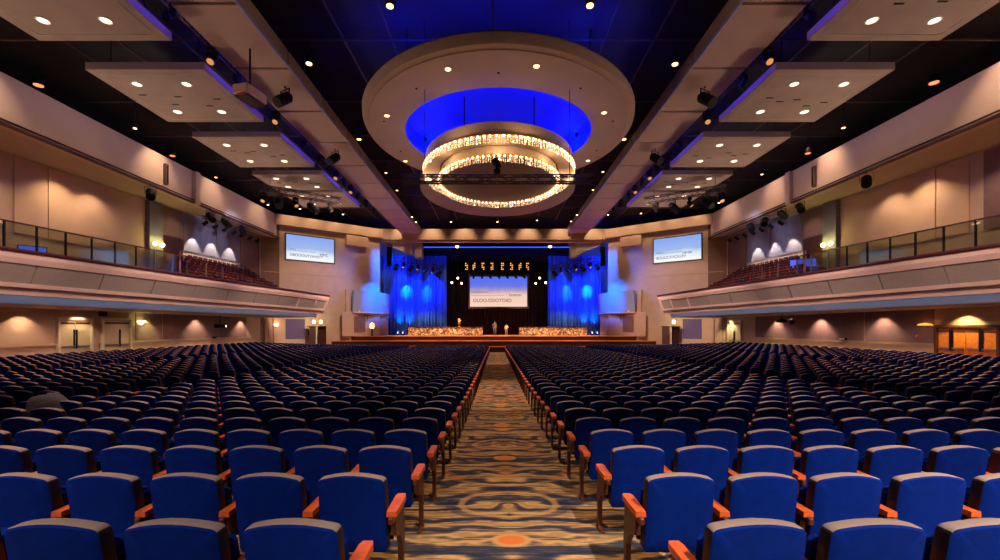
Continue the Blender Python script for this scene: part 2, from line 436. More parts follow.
# drapes
def drape(name, x0, x1, d, z0, z1, per, amp, m, bow=0.):
    mb = MB(); n = int((x1-x0)/per*8); rows = [z0, z0+(z1-z0)*.33, z0+(z1-z0)*.66, z1]
    vs = []
    for j, z in enumerate(rows):
        for i in range(n+1):
            u = i/n; x = x0+(x1-x0)*u
            a = amp*(1.15-.3*j/3)*(1+.5*sin(i*.37+1)+.3*sin(i*.11))
            vs.append((x+.03*sin(i*1.7+j), d+a*sin(2*pi*i/8)+bow*(2*u-1)**2, z))
    k = n+1
    mb.add(vs, [[j*k+i, j*k+i+1, (j+1)*k+i+1, (j+1)*k+i] for j in range(3) for i in range(n)])
    o = mb.build(name, m, smooth=True)
    sm = o.modifiers.new('thickness', 'SOLIDIFY'); sm.thickness = .012
    return o
zs = CZ+ZS[2]+.02
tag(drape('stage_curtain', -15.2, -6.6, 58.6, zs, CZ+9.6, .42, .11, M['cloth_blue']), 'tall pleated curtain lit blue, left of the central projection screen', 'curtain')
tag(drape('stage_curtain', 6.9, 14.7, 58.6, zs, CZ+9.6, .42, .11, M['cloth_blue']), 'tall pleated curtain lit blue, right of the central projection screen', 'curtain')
tag(drape('backdrop_curtain', -9.5, 9.8, 60.6, zs, CZ+10.5, .5, .10, M['cloth_black']), 'black pleated backdrop curtain hanging across the stage behind the screen', 'curtain')
tag(drape('stage_valance', -9.4, 9.8, 59.2, CZ+8.9, CZ+9.9, .5, .06, M['cloth_black']), 'short black valance hanging under the blue lit stage header', 'curtain')

# ------------------------------------------------------------------ screens
def text(body, size, loc, rot, m, parent, name='lettering'):
    c = bpy.data.curves.new(name, 'FONT'); c.body = body; c.size = size; c.extrude = .004; c.materials.append(m)
    tmp = bpy.data.objects.new('tmp_text', c); COL.objects.link(tmp)
    me = bpy.data.meshes.new_from_object(tmp.evaluated_get(bpy.context.evaluated_depsgraph_get())); bpy.data.objects.remove(tmp); bpy.data.curves.remove(c)
    me.name = name; me.materials.clear(); me.materials.append(m)
    o = bpy.data.objects.new(name, me); COL.objects.link(o); o.parent = parent
    o.location = loc; o.rotation_euler = rot
    return o
mk('ink_blue', (50,60,120), .8); mk('ink_black', (16,16,20), .8); mk('ink_grey', (110,120,150), .8)
def wide_screen(name, label, c, rz, w, h, fr, mscr, mframe, words, inks):
    t = thing(name, label, 'screen', c, rz)
    mb = MB(); e = fr
    mb.box((0,.06,h/2+e/2),(w+2*e,.16,e)); mb.box((0,.06,-h/2-e/2),(w+2*e,.16,e)); mb.box((-w/2-e/2,.06,0),(e,.16,h)); mb.box((w/2+e/2,.06,0),(e,.16,h)); mb.box((0,.12,0),(w,.05,h))
    mb.build('frame', mframe, t)
    MB().box((0,.05,0),(w,.06,h)).build('screen_surface', mscr, t)
    for (body, size, x, z, ink) in words: text(body, size, (x,.012,z), (pi/2,0,0), inks[ink], t)
    mb = MB(); mb.box((-w*.19,.015,-h*.13),(w*.58,.006,.03)); mb.build('rule', inks['g'], t)
    return t
inks = {'b': M['ink_blue'], 'k': M['ink_black'], 'g': M['ink_grey']}
zc = CZ+4.73
ms = screen_mat('stage_screen_picture', zc-1.95, zc+1.95, [(0.,(248,206,186)),(.38,(244,206,186)),(.55,(170,150,190)),(.7,(98,118,230)),(1.,(70,110,245))], 1.0)
wide_screen('projection_screen', 'large dark framed screen with blue and peach picture over the middle of the stage', (.33,57.3,zc), 0, 7.45, 3.9, .24, ms, M['screen_frame'],
    [('OLOO.©DOTOIID', .62, -3.35, -1.35, 'b'), ('LLLLLLLLLLLLL', .34, -3.55, -.12, 'g'), ('MMMMM', .42, 1.35, -.62, 'k')], inks)
for s, words in ((-1, [('OBOOOOTVAVECT', .40, -2.25, -.98, 'b'), ('TIIIIIIII III', .2, -2.3, -.30, 'g'), ('MMC', .42, .98, -.72, 'k')]), (1, [('BOUUCXYCXLEV', .42, -2.3, -1.0, 'b'), ('IIIIIIII IIIIII', .2, -2.3, -.30, 'g'), ('MEMBE', .34, .6, -.62, 'k')])):
    a = AWp(5.02, .12); c = W(a[0], a[1], 8.98, s)
    ang = math.atan2(UA[1], -s*UA[0])  # angled wall direction in plan
    rz = -s*math.atan2(UA[1], -UA[0])
    ms = screen_mat('side_screen_picture_'+SIDE[s], c.z-1.37, c.z+1.37, [(0.,(244,246,244)),(.3,(214,228,244)),(.5,(150,180,232)),(.62,(150,178,236)),(1.,(128,164,240))], 1.0)
    wide_screen('projection_screen', 'black framed wide screen with pale blue picture on the %s stage side wall' % SIDE[s], c, rz, 5.2, 2.74, .12, ms, M['frame_dark'], words, inks)

# ------------------------------------------------------------------ balconies
def ext(mb, prof, d0, d1, s, m=0):
    r0 = [W(pv(d0)-w, d0, z, s) for w, z in prof]; r1 = [W(pv(d1)-w, d1, z, s) for w, z in prof]
    return mb.prism(r0, r1, m)
DE = 44.5
for s in (-1,1):
    n = SIDE[s]
    b = thing('balcony', 'long %s side balcony with beige panelled front and dark red rim' % n, 'balcony', W(20,20,1.05,s))
    kw = dict(parent=b, world=True)
    mb = MB(); ext(mb, [(-.25,3.16),(.10,3.16),(.12,3.24),(.08,3.32),(-.25,3.32)], -8, DE, s); mb.build('cap_rail', M['dark_red'], **kw)
    mb = MB(); ext(mb, [(-.2,3.16),(.05,3.16),(.02,2.95),(-.08,2.72),(-.3,2.72)], -8, DE, s); mb.build('upper_fascia', M['fascia'], **kw)
    d = 7.6; k = 0
    while d < DE-.2:
        d1 = min(d+2.9, DE-.15)
        mb = MB(); ext(mb, [(-.13,2.72),(-.43,1.92),(-.55,1.92),(-.3,2.72)], d+.03, d1-.03, s)
        mb.build('front_panel', M['fascia_panel'], **kw)
        if d > 34:
            mb = MB(); ext(mb, [(-.10,2.72),(-.40,1.92),(-.55,1.92),(-.3,2.72)], d1-.14, d1+.06, s); mb.build('panel_frame', M['fascia'], **kw)
        d = d1
        if d > DE-.3: break
    mb = MB(); ext(mb, [(-.39,1.92),(-.45,1.74),(-.7,1.74),(-.6,1.92)], -8, DE, s); mb.build('lower_fascia', M['fascia'], **kw)
    mb = MB(); ext(mb, [(-.60,1.69),(-.68,1.42),(-1.3,1.42),(-1.3,1.74),(-.62,1.74)], -8, DE-.1, s); mb.build('cove_band', M['fascia'], **kw)
    mb = MB(); ext(mb, [(-1.12,1.42),(-1.16,1.07),(-1.5,1.05),(-1.5,1.42)], -8, DE-.2, s); mb.build('soffit_band', M['white'], **kw)
    mb = MB()
    P = [(pv(-8)+1.2,-8),(pv(DE)+1.2,DE-.2),(24.6,46.7),(24.74,-8)]
    mb.prism([W(v,d,1.06,s) for v,d in P], [W(v,d,1.4,s) for v,d in P]); mb.build('soffit', M['soffit'], **kw)
    mb = MB(); P = [(pv(-8)+.75,-8),(pv(DE)+.75,DE),(24.8,46.7),(bw(40)-.02,40),(bw(-8)-.02,-8)]
    mb.prism([W(v,d,1.9,s) for v,d in P], [W(v,d,2.3,s) for v,d in P]); mb.build('deck', M['carpet'], **kw)
    mb = MB(); P = [(pv(DE)-.05,3.2),(pv(DE)+.45,1.75),(pv(DE)+.7,1.42),(24.6,1.42),(24.6,2.3),(pv(DE)+2,2.3),(pv(DE)+2,3.2)]
    mb.prism([W(v, DE+(v-pv(DE))*.28, z, s) for v,z in P], [W(v, DE+.12+(v-pv(DE))*.28, z, s) for v,z in P]); mb.build('end_wall', M['fascia'], **kw)
    # glass guard
    d = 8.78
    while d < 26.6:
        mb = MB(); ext(mb, [(-.085,3.3),(-.06,3.3),(-.06,4.38),(-.085,4.38)], d+.03, d+1.12, s); mb.build('glass_panel', M['glass'], **kw)
        mb = MB(); ext(mb, [(-.11,3.3),(-.04,3.3),(-.04,4.42),(-.11,4.42)], d-.025, d+.025, s); mb.build('guard_post', M['steel'] if d > 24.5 else M['black_metal'], **kw)
        d += 1.15
    mb = MB(); ext(mb, [(-.11,4.38),(-.04,4.38),(-.04,4.44),(-.11,4.44)], 8.7, 27.6, s); mb.build('handrail', M['dark_red'], **kw)
    # raked seating tiers at the stage end
    nT = 9
    def ends(k): u = k/(nT-1); return 27.0+(36.6-27.0)*u, 40.4+(44.6-40.4)*u
    def offk(k, d): return k*((bw(d)-pv(d)-1.0)/nT)+.75
    mb = MB(); sb = MB(); sn = MB()
    for k in range(nT):
        d0, d1 = ends(k); z = 2.3+.36*k
        P = [(pv(d0)+offk(k,d0),d0),(pv(d1)+offk(k,d1),d1),(bw(d1)-.1,d1),(bw(d0)-.1,d0)]
        mb.prism([W(v,d,z-.05,s) for v,d in P],[W(v,d,z+.36,s) for v,d in P])
        e0, e1 = P[0], P[1]
        sn.prism([W(e0[0]-.03,e0[1],z+.36,s),W(e1[0]-.03,e1[1],z+.36,s),W(e1[0]+.08,e1[1],z+.36,s),W(e0[0]+.08,e0[1],z+.36,s)],[W(e0[0]-.03,e0[1],z+.40,s),W(e1[0]-.03,e1[1],z+.40,s),W(e1[0]+.08,e1[1],z+.40,s),W(e0[0]+.08,e0[1],z+.40,s)])
        dd = d0+.5
        while dd < d1-.4:
            v = pv(dd)+offk(k,dd)+.42
            c = W(v, dd, z+.36, s); rz = s*math.atan(.118)
            sb.bbox(c+Vector((0,0,.30)),(.42,.46,.12),.03,0); sb.bbox(c+Vector((s*.24,0,.46)),(.1,.46,.32),.03,0); sb.box(c+Vector((0,-.27,.34)),(.4,.05,.06),1); sb.box(c+Vector((0,-.27,.16)),(.05,.04,.32),1)
            dd += .58
    mb.build('seating_tier', M['wood_slat'], **kw); sn.build('step_edge', M['wood_orange'], **kw)
    o = sb.build('balcony_seats', [M['bal_seat'], M['wood_orange']], kind='stuff'); o['label'] = 'dark red seats on the raked tiers of the %s balcony' % n; o['category'] = 'seats'
    # side parapet of the tiers and rail posts
    mb = MB()
    a, c = (pv(27)+.3, 26.9), (bw(36.6)-.1, 36.5)
    r0 = [W(a[0],a[1],2.3,s),W(c[0],c[1],2.3,s),W(c[0],c[1],6.4,s),W(a[0],a[1],3.5,s)]
    mb.prism(r0, [p+Vector((0,-.15,0)) for p in r0]); mb.build('stair_wall', M['wood_orange'], **kw)
    for px in (194, 213, 229):
        r = (496-px)/F; d = (21.9-HX*(-s)*0)/(r+.118)
        MB().cyl(W(pv(d)+.2,d,3.0,s), W(pv(d)+.2,d,4.2,s), .05, n=8).build('guard_post', M['steel'], **kw)

# ------------------------------------------------------------------ doors and wall pieces
def doorset(name, s, d0, d1, ztop, leaves, mleaf, mframe, bars=True, ajar=None):
    """doors in the side wall between distances d0 and d1"""
    base = fz((d0+d1)/2, 24.5)
    t = MB(); x = HX+s*24.75; th = -s
    H = CZ+ztop; fr = .14
    t.box((x+th*.06,d0-fr/2,(base+H)/2),(.24,fr,H-base)); t.box((x+th*.06,d1+fr/2,(base+H)/2),(.24,fr,H-base)); t.box((x+th*.06,(d0+d1)/2,H+fr/2),(.24,d1-d0+2*fr,fr))
    o = t.build(name, mframe, kind='structure')
    w = (d1-d0)/leaves
    for i in range(leaves):
        y = d0+w*(i+.5)
        lf = MB(); lf.bbox((x+th*.05,y,(base+H)/2-.02),(.09,w-.03,H-base-.06),.01)
        lf.box((x+th*.1,y,H-.2),(.02,w-.06,.12),1)
        L = lf.build('door_leaf', [mleaf, M['door_wood_frame']], o)
        if ajar == i:
            h = Vector((x, d0+w*i, 0)); L.matrix_local = Matrix.Translation(h) @ Matrix.Rotation(R(24)*(-th), 4, 'Z') @ Matrix.Translation(-h)
        if bars:
            hb = MB(); hb.box((x+th*.14,y,base+1.05),(.05,w*.8,.09)); hb.build('push_bar', M['steel'], L)
            hb = MB(); hb.box((x+th*.11,y+(w*.42 if i % 2 == 0 else -w*.42),base+1.5),(.03,.10,1.1)); hb.build('edge_plate', M['black_metal'], L)
    return o
doorset('door_1', -1, 25.1, 27.0, .48, 2, M['door_cream'], M['door_frame'])
doorset('door_2', -1, 27.9, 29.9, .52, 2, M['door_cream'], M['door_frame'], ajar=0)
doorset('door_3', 1, 43.9, 46.2, .62, 2, M['door_cream'], M['door_frame'])
doorset('door_4', 1, 21.4, 24.3, .02, 4, M['door_wood'], M['door_wood_frame'])
def on_wall(px, py, s, off=0.):
    d = abs((24.75-off+s*HX))*F/abs(px-496); p = at(px, py, d); p.x = HX+s*(24.75-off); return p
def small(name, label, cat, parts, loc, rz=0, group=None):
    t = thing(name, label, cat, loc, rz, group)
    for pn, mb, m in parts: mb.build(pn, m, t)
    return t
# exit sign between the cream doors
p = on_wall(103, 313.5, -1, .02)
t = thing('exit_sign', 'red exit sign on the wall above the half open cream doors', 'sign', p, -pi/2)
MB().box((0,-.02,0),(.62,.08,.34)).build('housing', M['black'], t); MB().box((0,-.065,0),(.54,.02,.26)).build('face', M['exit_red'], t)
text('EXIT', .22, (-.24,-.08,-.08), (pi/2,0,0), M['white'], t)
# fire alarm and strobe
p = on_wall(918, 337, 1, .06)
small('fire_alarm', 'small red fire alarm box on wall beside the wooden doors', 'alarm', [('housing', MB().bbox((0,0,0),(.12,.18,.26),.02), M['red_plastic']), ('lens', MB().bbox((-.08,0,.05),(.05,.08,.08),.02), M['white'])], p)
p = on_wall(925, 325, 1, .25)
small('wall_light', 'yellow glowing flat wall lamp beside the wooden doors', 'lamp', [('bracket', MB().bbox((.1,0,-.05),(.25,.1,.06),.01), M['steel']), ('lamp_shade', MB().lathe([(.02,.12),(.2,.06),(.28,0),(.26,-.02),(.0,-.02)],(0,0,0),20,0,.8,1.6), M['lens_amber'])], p)
# sconces near the stage ends
def sconce(loc, rz, label, m=None):
    t = thing('wall_sconce', label, 'lamp', loc, rz)
    MB().bbox((0,.06,-.05),(.14,.10,.24),.02).build('back_plate', M['steel'], t)
    MB().lathe([(.02,-.12),(.14,-.06),(.22,.04),(.25,.14),(.22,.14),(.1,.0),(.0,-.04)],(0,-.1,0),20).build('lamp_shade', m or M['lens_warm'], t, smooth=True)
    return t
a = AWp(1.5,.5); p = at(271.5,325,a[1]); 
aL = AWp(1.35,.3); sconce((HX-aL[0], aL[1], CZ+.30), R(39), 'cream bowl sconce on pale pilaster near the left stage steps')
p = on_wall(143,323,-1,.28); sconce(p, -pi/2, 'bright round sconce right of the half open cream doors', M['lens_yellow'])
# pale pilasters on the angled walls below the balcony
for s in (-1,1):
    mb = MB(); slabAW(mb, .3, 1.0, -2.8, 1.2, 0, .3, s); mb.build('column_'+SIDE[s], M['wall_warm'], kind='structure')
    mb = MB(); slabAW(mb, 1.15, 2.3, -2.8, 1.2, 0, .18, s); mb.build('pillar_'+SIDE[s], M['wall_warm'], kind='structure')
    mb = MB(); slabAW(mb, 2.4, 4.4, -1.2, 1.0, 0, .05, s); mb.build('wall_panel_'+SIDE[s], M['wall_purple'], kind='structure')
    # brown entrance screen with white post beside the stage steps, lamp on top
    a = AWp(5.5, 1.0); c = W(a[0], a[1], 0, s); c.z = zb
    h = CZ+.15-zb
    t = thing('stage_door_screen', 'brown panelled entrance screen with white post by the %s end of the steps' % SIDE[s], 'screen', c)
    MB().bbox((-s*.1-.5*1,-.35,h/2),(.85,.08,h),.02).build('panel', M['brown_box'], t); MB().bbox((.55,-.15,h/2),(.95,.08,h),.02).build('panel', M['stage_riser'], t)
    MB().bbox((0,-.35,h/2),(.09,.10,h),.01).build('post', M['white'], t); MB().bbox((0,-.2,h+.03),(2.1,.5,.06),.01).build('top', M['brown_box'], t)
    for k, dx in enumerate((-.35,.42) if s < 0 else (.35,)):
        q = thing('table_lamp', ('%s yellow glowing lamp standing on the left stage entrance screen' % ('outer', 'inner')[k]) if s < 0 else 'yellow green glowing lamp standing on the right stage entrance screen', 'lamp', (c.x+dx,c.y-.2,c.z+h+.06))
        MB().lathe([(.12,0),(.12,.03),(.03,.05),(.03,.35)],(0,0,0),14).build('base', M['shade_green'], q)
        MB().lathe([(.12,.3),(.14,.34),(.15,.62),(.10,.66),(.0,.66)],(0,0,0),18).build('lamp_shade', M['lens_yellow'], q, smooth=True)
    lamp('POINT', c+Vector((0,-.7,h+.6)), 60, (255,225,120), size=.2)
# fire hose cabinet
a = AWp(4.9,.08); c = W(a[0],a[1],-.55,-1)
small('wall_cabinet', 'small black and tan cabinet on wall left of the stage entrance screen', 'cabinet', [('body', MB().bbox((0,0,0),(.55,.14,.9),.02), M['wall_warm']), ('door', MB().bbox((0,-.09,.05),(.42,.03,.6),.01), M['black'])], c, R(39))
# ceiling hung projector and camera under left balcony; dome speakers under right balcony
p = on_wall(220,326,-1,2.5)
t = thing('camera_unit', 'black box camera with bright lens hanging under the left balcony', 'camera', p)
MB().bbox((0,0,0),(.5,.8,.3),.03).build('body', M['black'], t); MB().cyl((0,.42,0),(.0,.62,0),.12,.14,14).build('lens', M['lens_warm'], t); MB().cyl((0,0,.15),(0,0,CZ+1.06-p.z),.03,n=8).build('hanger', M['black_metal'], t)
p = on_wall(217,338,-1,.25)
t = thing('wall_camera', 'small black and white bracket camera low on wall under the left balcony', 'camera', p, -pi/2)
MB().bbox((0,.1,0),(.3,.2,.1),.02).build('bracket', M['white'], t); MB().cyl((-.1,-.1,.05),(.3,-.2,.05),.09,.09,12).build('body', M['black'], t)
p = on_wall(843,339,1,.25)
t = thing('wall_camera', 'small black and white bracket camera low on wall under the right balcony', 'camera', p, pi/2)
MB().bbox((0,.1,0),(.3,.2,.1),.02).build('bracket', M['white'], t); MB().cyl((-.15,-.1,.0),(.2,-.2,.0),.08,.08,12).build('body', M['black'], t); MB().lathe([(.0,-.08),(.07,-.05),(.08,0),(.05,.06),(0,.08)],(.45,-.1,0),12).build('sensor', M['black'], t)
p = on_wall(782,321,1,3.0)
t = thing('hanging_speaker', 'black dome speaker pair hanging under the right balcony', 'speaker', p)
MB().lathe([(.05,.28),(.1,.18),(.32,.05),(.4,-.08),(.36,-.12),(.0,-.12)],(0,0,0),20).build('dome', M['black'], t, smooth=True); MB().cyl((0,0,.28),(0,0,CZ+1.06-p.z),.03,n=8).build('hanger', M['black_metal'], t)
MB().cyl((.62,0,.1),(.85,0,-.14),.16,.2,14).build('horn', M['black'], t); MB().cyl((0,0,.1),(.62,0,.1),.03,n=8).build('arm', M['black_metal'], t)

# stage-side lower blocks with blue lit balcony boxes
def BX(t, off): 
    a, b = (16.95,52.6), (13.75,57.1); u = Vector((b[0]-a[0], b[1]-a[1])); L = u.length; u /= L; nn = Vector((-u.y, u.x)); nn = Vector((-abs(nn.x), -abs(nn.y)))
    q = Vector(a)+u*(t*L)+nn*off; return (q.x, q.y)
for s in (-1,1):
    n = SIDE[s]
    mb = MB(); P = [BX(-.25,0),BX(1,0),(BX(1,0)[0]+1.3,BX(1,0)[1]),AWp(9.6,0)]
    mb.prism([W(v,d,ZS[2],s) for v,d in P],[W(v,d,1.9,s) for v,d in P]); mb.build('wall_wing_low_'+n, M['wall'], kind='structure')
    t = thing('box_balcony', 'curved blue lit box balcony beside the stage, %s of the curtains' % n, 'balcony', W(*BX(.5,0),1.9,s))
    mb = MB(); N = 10; r0, r1, r2, r3 = [], [], [], []
    for i in range(N+1):
        u = i/N; bow = .75*(1-(2*u-1)**2)+.15
        v, d = BX(u*1.02, bow); v2, d2 = BX(u*1.02, bow+.22*(1-u)+.1); r0.append(W(v,d,1.95,s)); r1.append(W(v2,d2,4.5-.15*u,s))
        v3, d3 = BX(u*1.02, bow-.12); r2.append(W(v3,d3,1.95,s)); r3.append(W(v3,d3,4.45-.15*u,s))
    k = N+1; vs = r0+r1+r2+r3
    fs = []
    for i in range(N): fs += [[i,i+1,k+i+1,k+i],[k+i,k+i+1,3*k+i+1,3*k+i],[2*k+i+1,2*k+i,3*k+i,3*k+i+1],[i+1,i,2*k+i,2*k+i+1]]
    fs += [[0,k,3*k,2*k],[N,2*k+N,3*k+N,k+N]]
    mb.add(vs, fs); mb.build('front_panel', M['box_paint'], t, smooth=True, world=True)
    mb = MB(); vs = [p.copy() for p in r0]+[W(*BX(1.0,-.1),1.95,s), W(*BX(0,-.1),1.95,s)]
    mb.prism(vs, [p-Vector((0,0,.14)) for p in vs]); mb.build('floor_slab', M['fascia'], t, world=True)
    mb = MB(); c = W(*BX(.35,.35),1.55,s); mb.bbox(c,(.9,.25,.12),.02); mb.cyl(c, c-Vector((0,0,.45)),.06,n=10); mb.build('bracket', M['brown_box'], t, world=True)
    mb = MB(); mb.bbox(W(*BX(.05,1.0),2.0,s),(.16,.16,.22),.03); mb.build('spotlight', M['white'], t, world=True)
    mb = MB(); mb.box(W(*BX(.5,.03),.3,s),(.1,.1,.1)); 
    a0, a1 = BX(.05,.04), BX(.6,.04)
    mb = MB(); mb.prism([W(*a0,-.5,s),W(*a1,-.5,s),W(*BX(.6,0.0),-.5,s),W(*BX(.05,0.0),-.5,s)],[W(*a0,1.4,s),W(*a1,1.4,s),W(*BX(.6,0.0),1.4,s),W(*BX(.05,0.0),1.4,s)])
    mb.build('wall_recess_'+n, M['wall_panel'], kind='structure')
    # loudspeaker-like beige box high on the angled wall
    mb = MB(); slabAW(mb, 9.0, 11.6, 9.9, 11.1, 0, .5, s); o = mb.build('acoustic_box', M['wall_warm']); tag(o, 'beige boxed acoustic panel above the blue wall, %s of the stage' % n, 'panel')

# ------------------------------------------------------------------ stage furniture
for s in (-1,1):
    x0, x1 = (-11.1,-1.7) if s < 0 else (2.95,11.5)
    t = thing('mosaic_platform', 'long low platform faced in sparkling gold mosaic, %s half of the stage' % SIDE[s], 'platform', ((x0+x1)/2,55.6,zs))
    w = x1-x0; N = 12; f = []; bk = []
    for i in range(N+1):
        u = i/N; f.append((-w/2+w*u, -.5+.5*(2*u-1)**4)); 
    mb = MB(); r = [(x,y,0) for x,y in f]+[(w/2,1.0,0),(-w/2,1.0,0)]
    mb.prism(r, [(x,y,1.0) for x,y,_ in r]); mb.build('front', M['mosaic'], t)
    r = [(x,y-.06,1.0) for x,y in f]+[(w/2+.05,1.05,1.0),(-w/2-.05,1.05,1.0)]
    MB().prism(r, [(x,y,1.08) for x,y,_ in r]).build('top', M['leg_bronze'], t)
def vase(loc, label, h, m1, m2):
    t = thing('floral_urn', label, 'vase', loc)
    MB().lathe([(0,0),(.14*h,0),(.12*h,.04*h),(.05*h,.1*h),(.14*h,.3*h),(.17*h,.42*h),(.1*h,.52*h),(.12*h,.55*h)],(0,0,0),18).build('urn', m1, t, smooth=True)
    mb = MB(); rnd = random.Random(3)
    for i in range(46):
        a, z = rnd.random()*6.28, rnd.random(); r = .19*h*sin(pi*min(1,z*.8+.15)); c = Vector((r*cos(a)*.8, r*sin(a)*.8, h*(.55+.45*z)))
        q = .035*h
        mb.add([c+Vector(v)*q for v in ((1,0,0),(-1,0,0),(0,1,0),(0,-1,0),(0,0,1),(0,0,-1))],[[0,2,4],[2,1,4],[1,3,4],[3,0,4],[2,0,5],[1,2,5],[3,1,5],[0,3,5]])
    mb.build('flowers', m2, t)
p = at(459.3,326,55.8); vase((p.x,55.8,zs+1.08), 'gold urn with amber flowers on top of the left mosaic platform', 1.05, M['gold'], M['lens_amber'])
p = at(537,336,54.4); vase((p.x,54.4,CZ+ZS[2]), 'slim gold urn standing in front of the right mosaic platform', 1.0, M['gold'], M['gold'])
p = at(372,337,53.6)
t = thing('flower_pedestal', 'black pedestal topped by a glowing cream ball of flowers near left steps', 'pedestal', (p.x,53.6,CZ+ZS[2]))
MB().lathe([(0,0),(.2,0),(.2,.05),(.11,.09),(.09,.75),(.16,.8),(.16,.86),(0,.86)],(0,0,0),16).build('stand', M['black'], t)
mb = MB(); rnd = random.Random(5)
for i in range(70):
    v = Vector((rnd.gauss(0,1),rnd.gauss(0,1),rnd.gauss(0,1))).normalized(); c = Vector((0,0,1.2))+Vector((v.x*.27,v.y*.27,v.z*.36)); q = .075
    mb.add([c+Vector(w)*q for w in ((1,0,0),(-1,0,0),(0,1,0),(0,-1,0),(0,0,1),(0,0,-1))],[[0,2,4],[2,1,4],[1,3,4],[3,0,4],[2,0,5],[1,2,5],[3,1,5],[0,3,5]])
mb.build('flowers', M['petal'], t)

def person(name, label, loc, H, skin, shirt, legs, hair, rz=0., lift=.25):
    k = H/1.75
    V = {'pel':(0,0,.95),'ch':(0,0,1.28),'nk':(0,0,1.47),'hd':(0,-.01,1.60),'tp':(0,-.01,1.70),'hl':(-.09,0,.90),'kl':(-.10,-.02,.50),'al':(-.10,.02,.09),'tl':(-.11,-.12,.04),'hr':(.09,0,.90),'kr':(.10,-.02,.50),'ar':(.10,.02,.09),'tr':(.11,-.12,.04),
         'sl':(-.18,0,1.42),'el':(-.26,.02,1.15),'wl':(-.22,-.12,.93),'sr':(.18,0,1.42),'er':(.26,.02,1.15),'wr':(.18,-.18,1.0+lift*.3)}
    Rr = {'pel':.135,'ch':.15,'nk':.055,'hd':.085,'tp':.07,'hl':.09,'kl':.06,'al':.042,'tl':.035,'hr':.09,'kr':.06,'ar':.042,'tr':.035,'sl':.06,'el':.043,'wl':.03,'sr':.06,'er':.043,'wr':.03}
    E = [('pel','ch'),('ch','nk'),('nk','hd'),('hd','tp'),('pel','hl'),('hl','kl'),('kl','al'),('al','tl'),('pel','hr'),('hr','kr'),('kr','ar'),('ar','tr'),('ch','sl'),('sl','el'),('el','wl'),('ch','sr'),('sr','er'),('er','wr')]
    for sd, w in (('l','wl'),('r','wr')):
        b = Vector(V[w]); V['p'+sd] = tuple(b+Vector((0,-.05,-.06))); Rr['p'+sd] = .032; E.append((w,'p'+sd))
        for i in range(5):
            o = Vector((-.028+.016*i,-.03,-.07 if i < 4 else -.02)); 
            if i == 4: o = Vector((.045 if sd == 'l' else -.045,-.03,-.02))
            V['f%s%d' % (sd,i)] = tuple(Vector(V['p'+sd])+o); Rr['f%s%d' % (sd,i)] = .009; E.append(('p'+sd,'f%s%d' % (sd,i)))
    keys = list(V); ix = {q:i for i,q in enumerate(keys)}
    me = bpy.data.meshes.new('person'); me.from_pydata([tuple(c*k for c in V[q]) for q in keys], [(ix[a],ix[b]) for a,b in E], [])
    tmp = bpy.data.objects.new('tmp_body', me); COL.objects.link(tmp)
    tmp.modifiers.new('Skin','SKIN'); sub = tmp.modifiers.new('Sub','SUBSURF'); sub.levels = 2; sub.render_levels = 2
    for q in keys: me.skin_vertices[0].data[ix[q]].radius = (Rr[q]*k, Rr[q]*k*(.72 if q in ('ch','pel') else 1))
    me.skin_vertices[0].data[ix['pel']].use_root = True
    dg = bpy.context.evaluated_depsgraph_get(); m2 = bpy.data.meshes.new_from_object(tmp.evaluated_get(dg)); bpy.data.objects.remove(tmp)
    m2.name = 'person'; m2.materials.clear()
    for m in (skin, shirt, legs): m2.materials.append(m)
    for pl in m2.polygons:
        c = pl.center/k; pl.use_smooth = True
        arm = abs(c.x) > .15 and c.z > .6
        pl.material_index = 0 if c.z > 1.46 or (arm and c.z < 1.0) else (1 if c.z > .93 else 2)
    o = bpy.data.objects.new(name, m2); COL.objects.link(o); o.location = loc; o.rotation_euler = (0,0,rz); tag(o, label, 'person')
    mb = MB(); mb.lathe([(.0,.115),(.06,.10),(.098,.04),(.1,-.03),(.085,-.07)],(0,.012,1.63),16,0); hb = mb.build('hair', hair, o, smooth=True); hb.scale = (k,k,k)
    mb = MB(); mb.lathe([(0,-.02),(.012,0),(0,.03)],(0,-.1,1.605),8); 
    for sx in (-1,1): mb.lathe([(0,-.01),(.011,0),(0,.01)],(sx*.032,-.088,1.635),8,1); mb.lathe([(0,-.03),(.014,0),(0,.03)],(sx*.09,0,1.61),8)
    mb.box((0,-.09,1.565),(.04,.01,.008),1)
    fb = mb.build('face', [skin, M['black']], o); fb.scale = (k,k,k)
    return o
mk('skin', (150,100,74), .6); mk('hair_dark', (30,20,16), .7); mk('shirt_cream', (232,206,150), .8); mk('trouser_tan', (170,120,80), .8); mk('shirt_grey', (88,82,84), .8, var=.5, scale=14); mk('trouser_grey', (64,62,66), .8, var=.4, scale=14)
person('person', 'taller person in grey patterned clothes standing on the stage below the screen', (at(494.8,335,57)[0],57,zs-.02), 1.9, M['skin'], M['shirt_grey'], M['trouser_grey'], M['hair_dark'], R(10))
person('person', 'shorter person in cream top and tan trousers standing on the stage', (at(506.4,335,57)[0],57,zs-.02), 1.55, M['skin'], M['shirt_cream'], M['trouser_tan'], M['hair_dark'], R(-15))

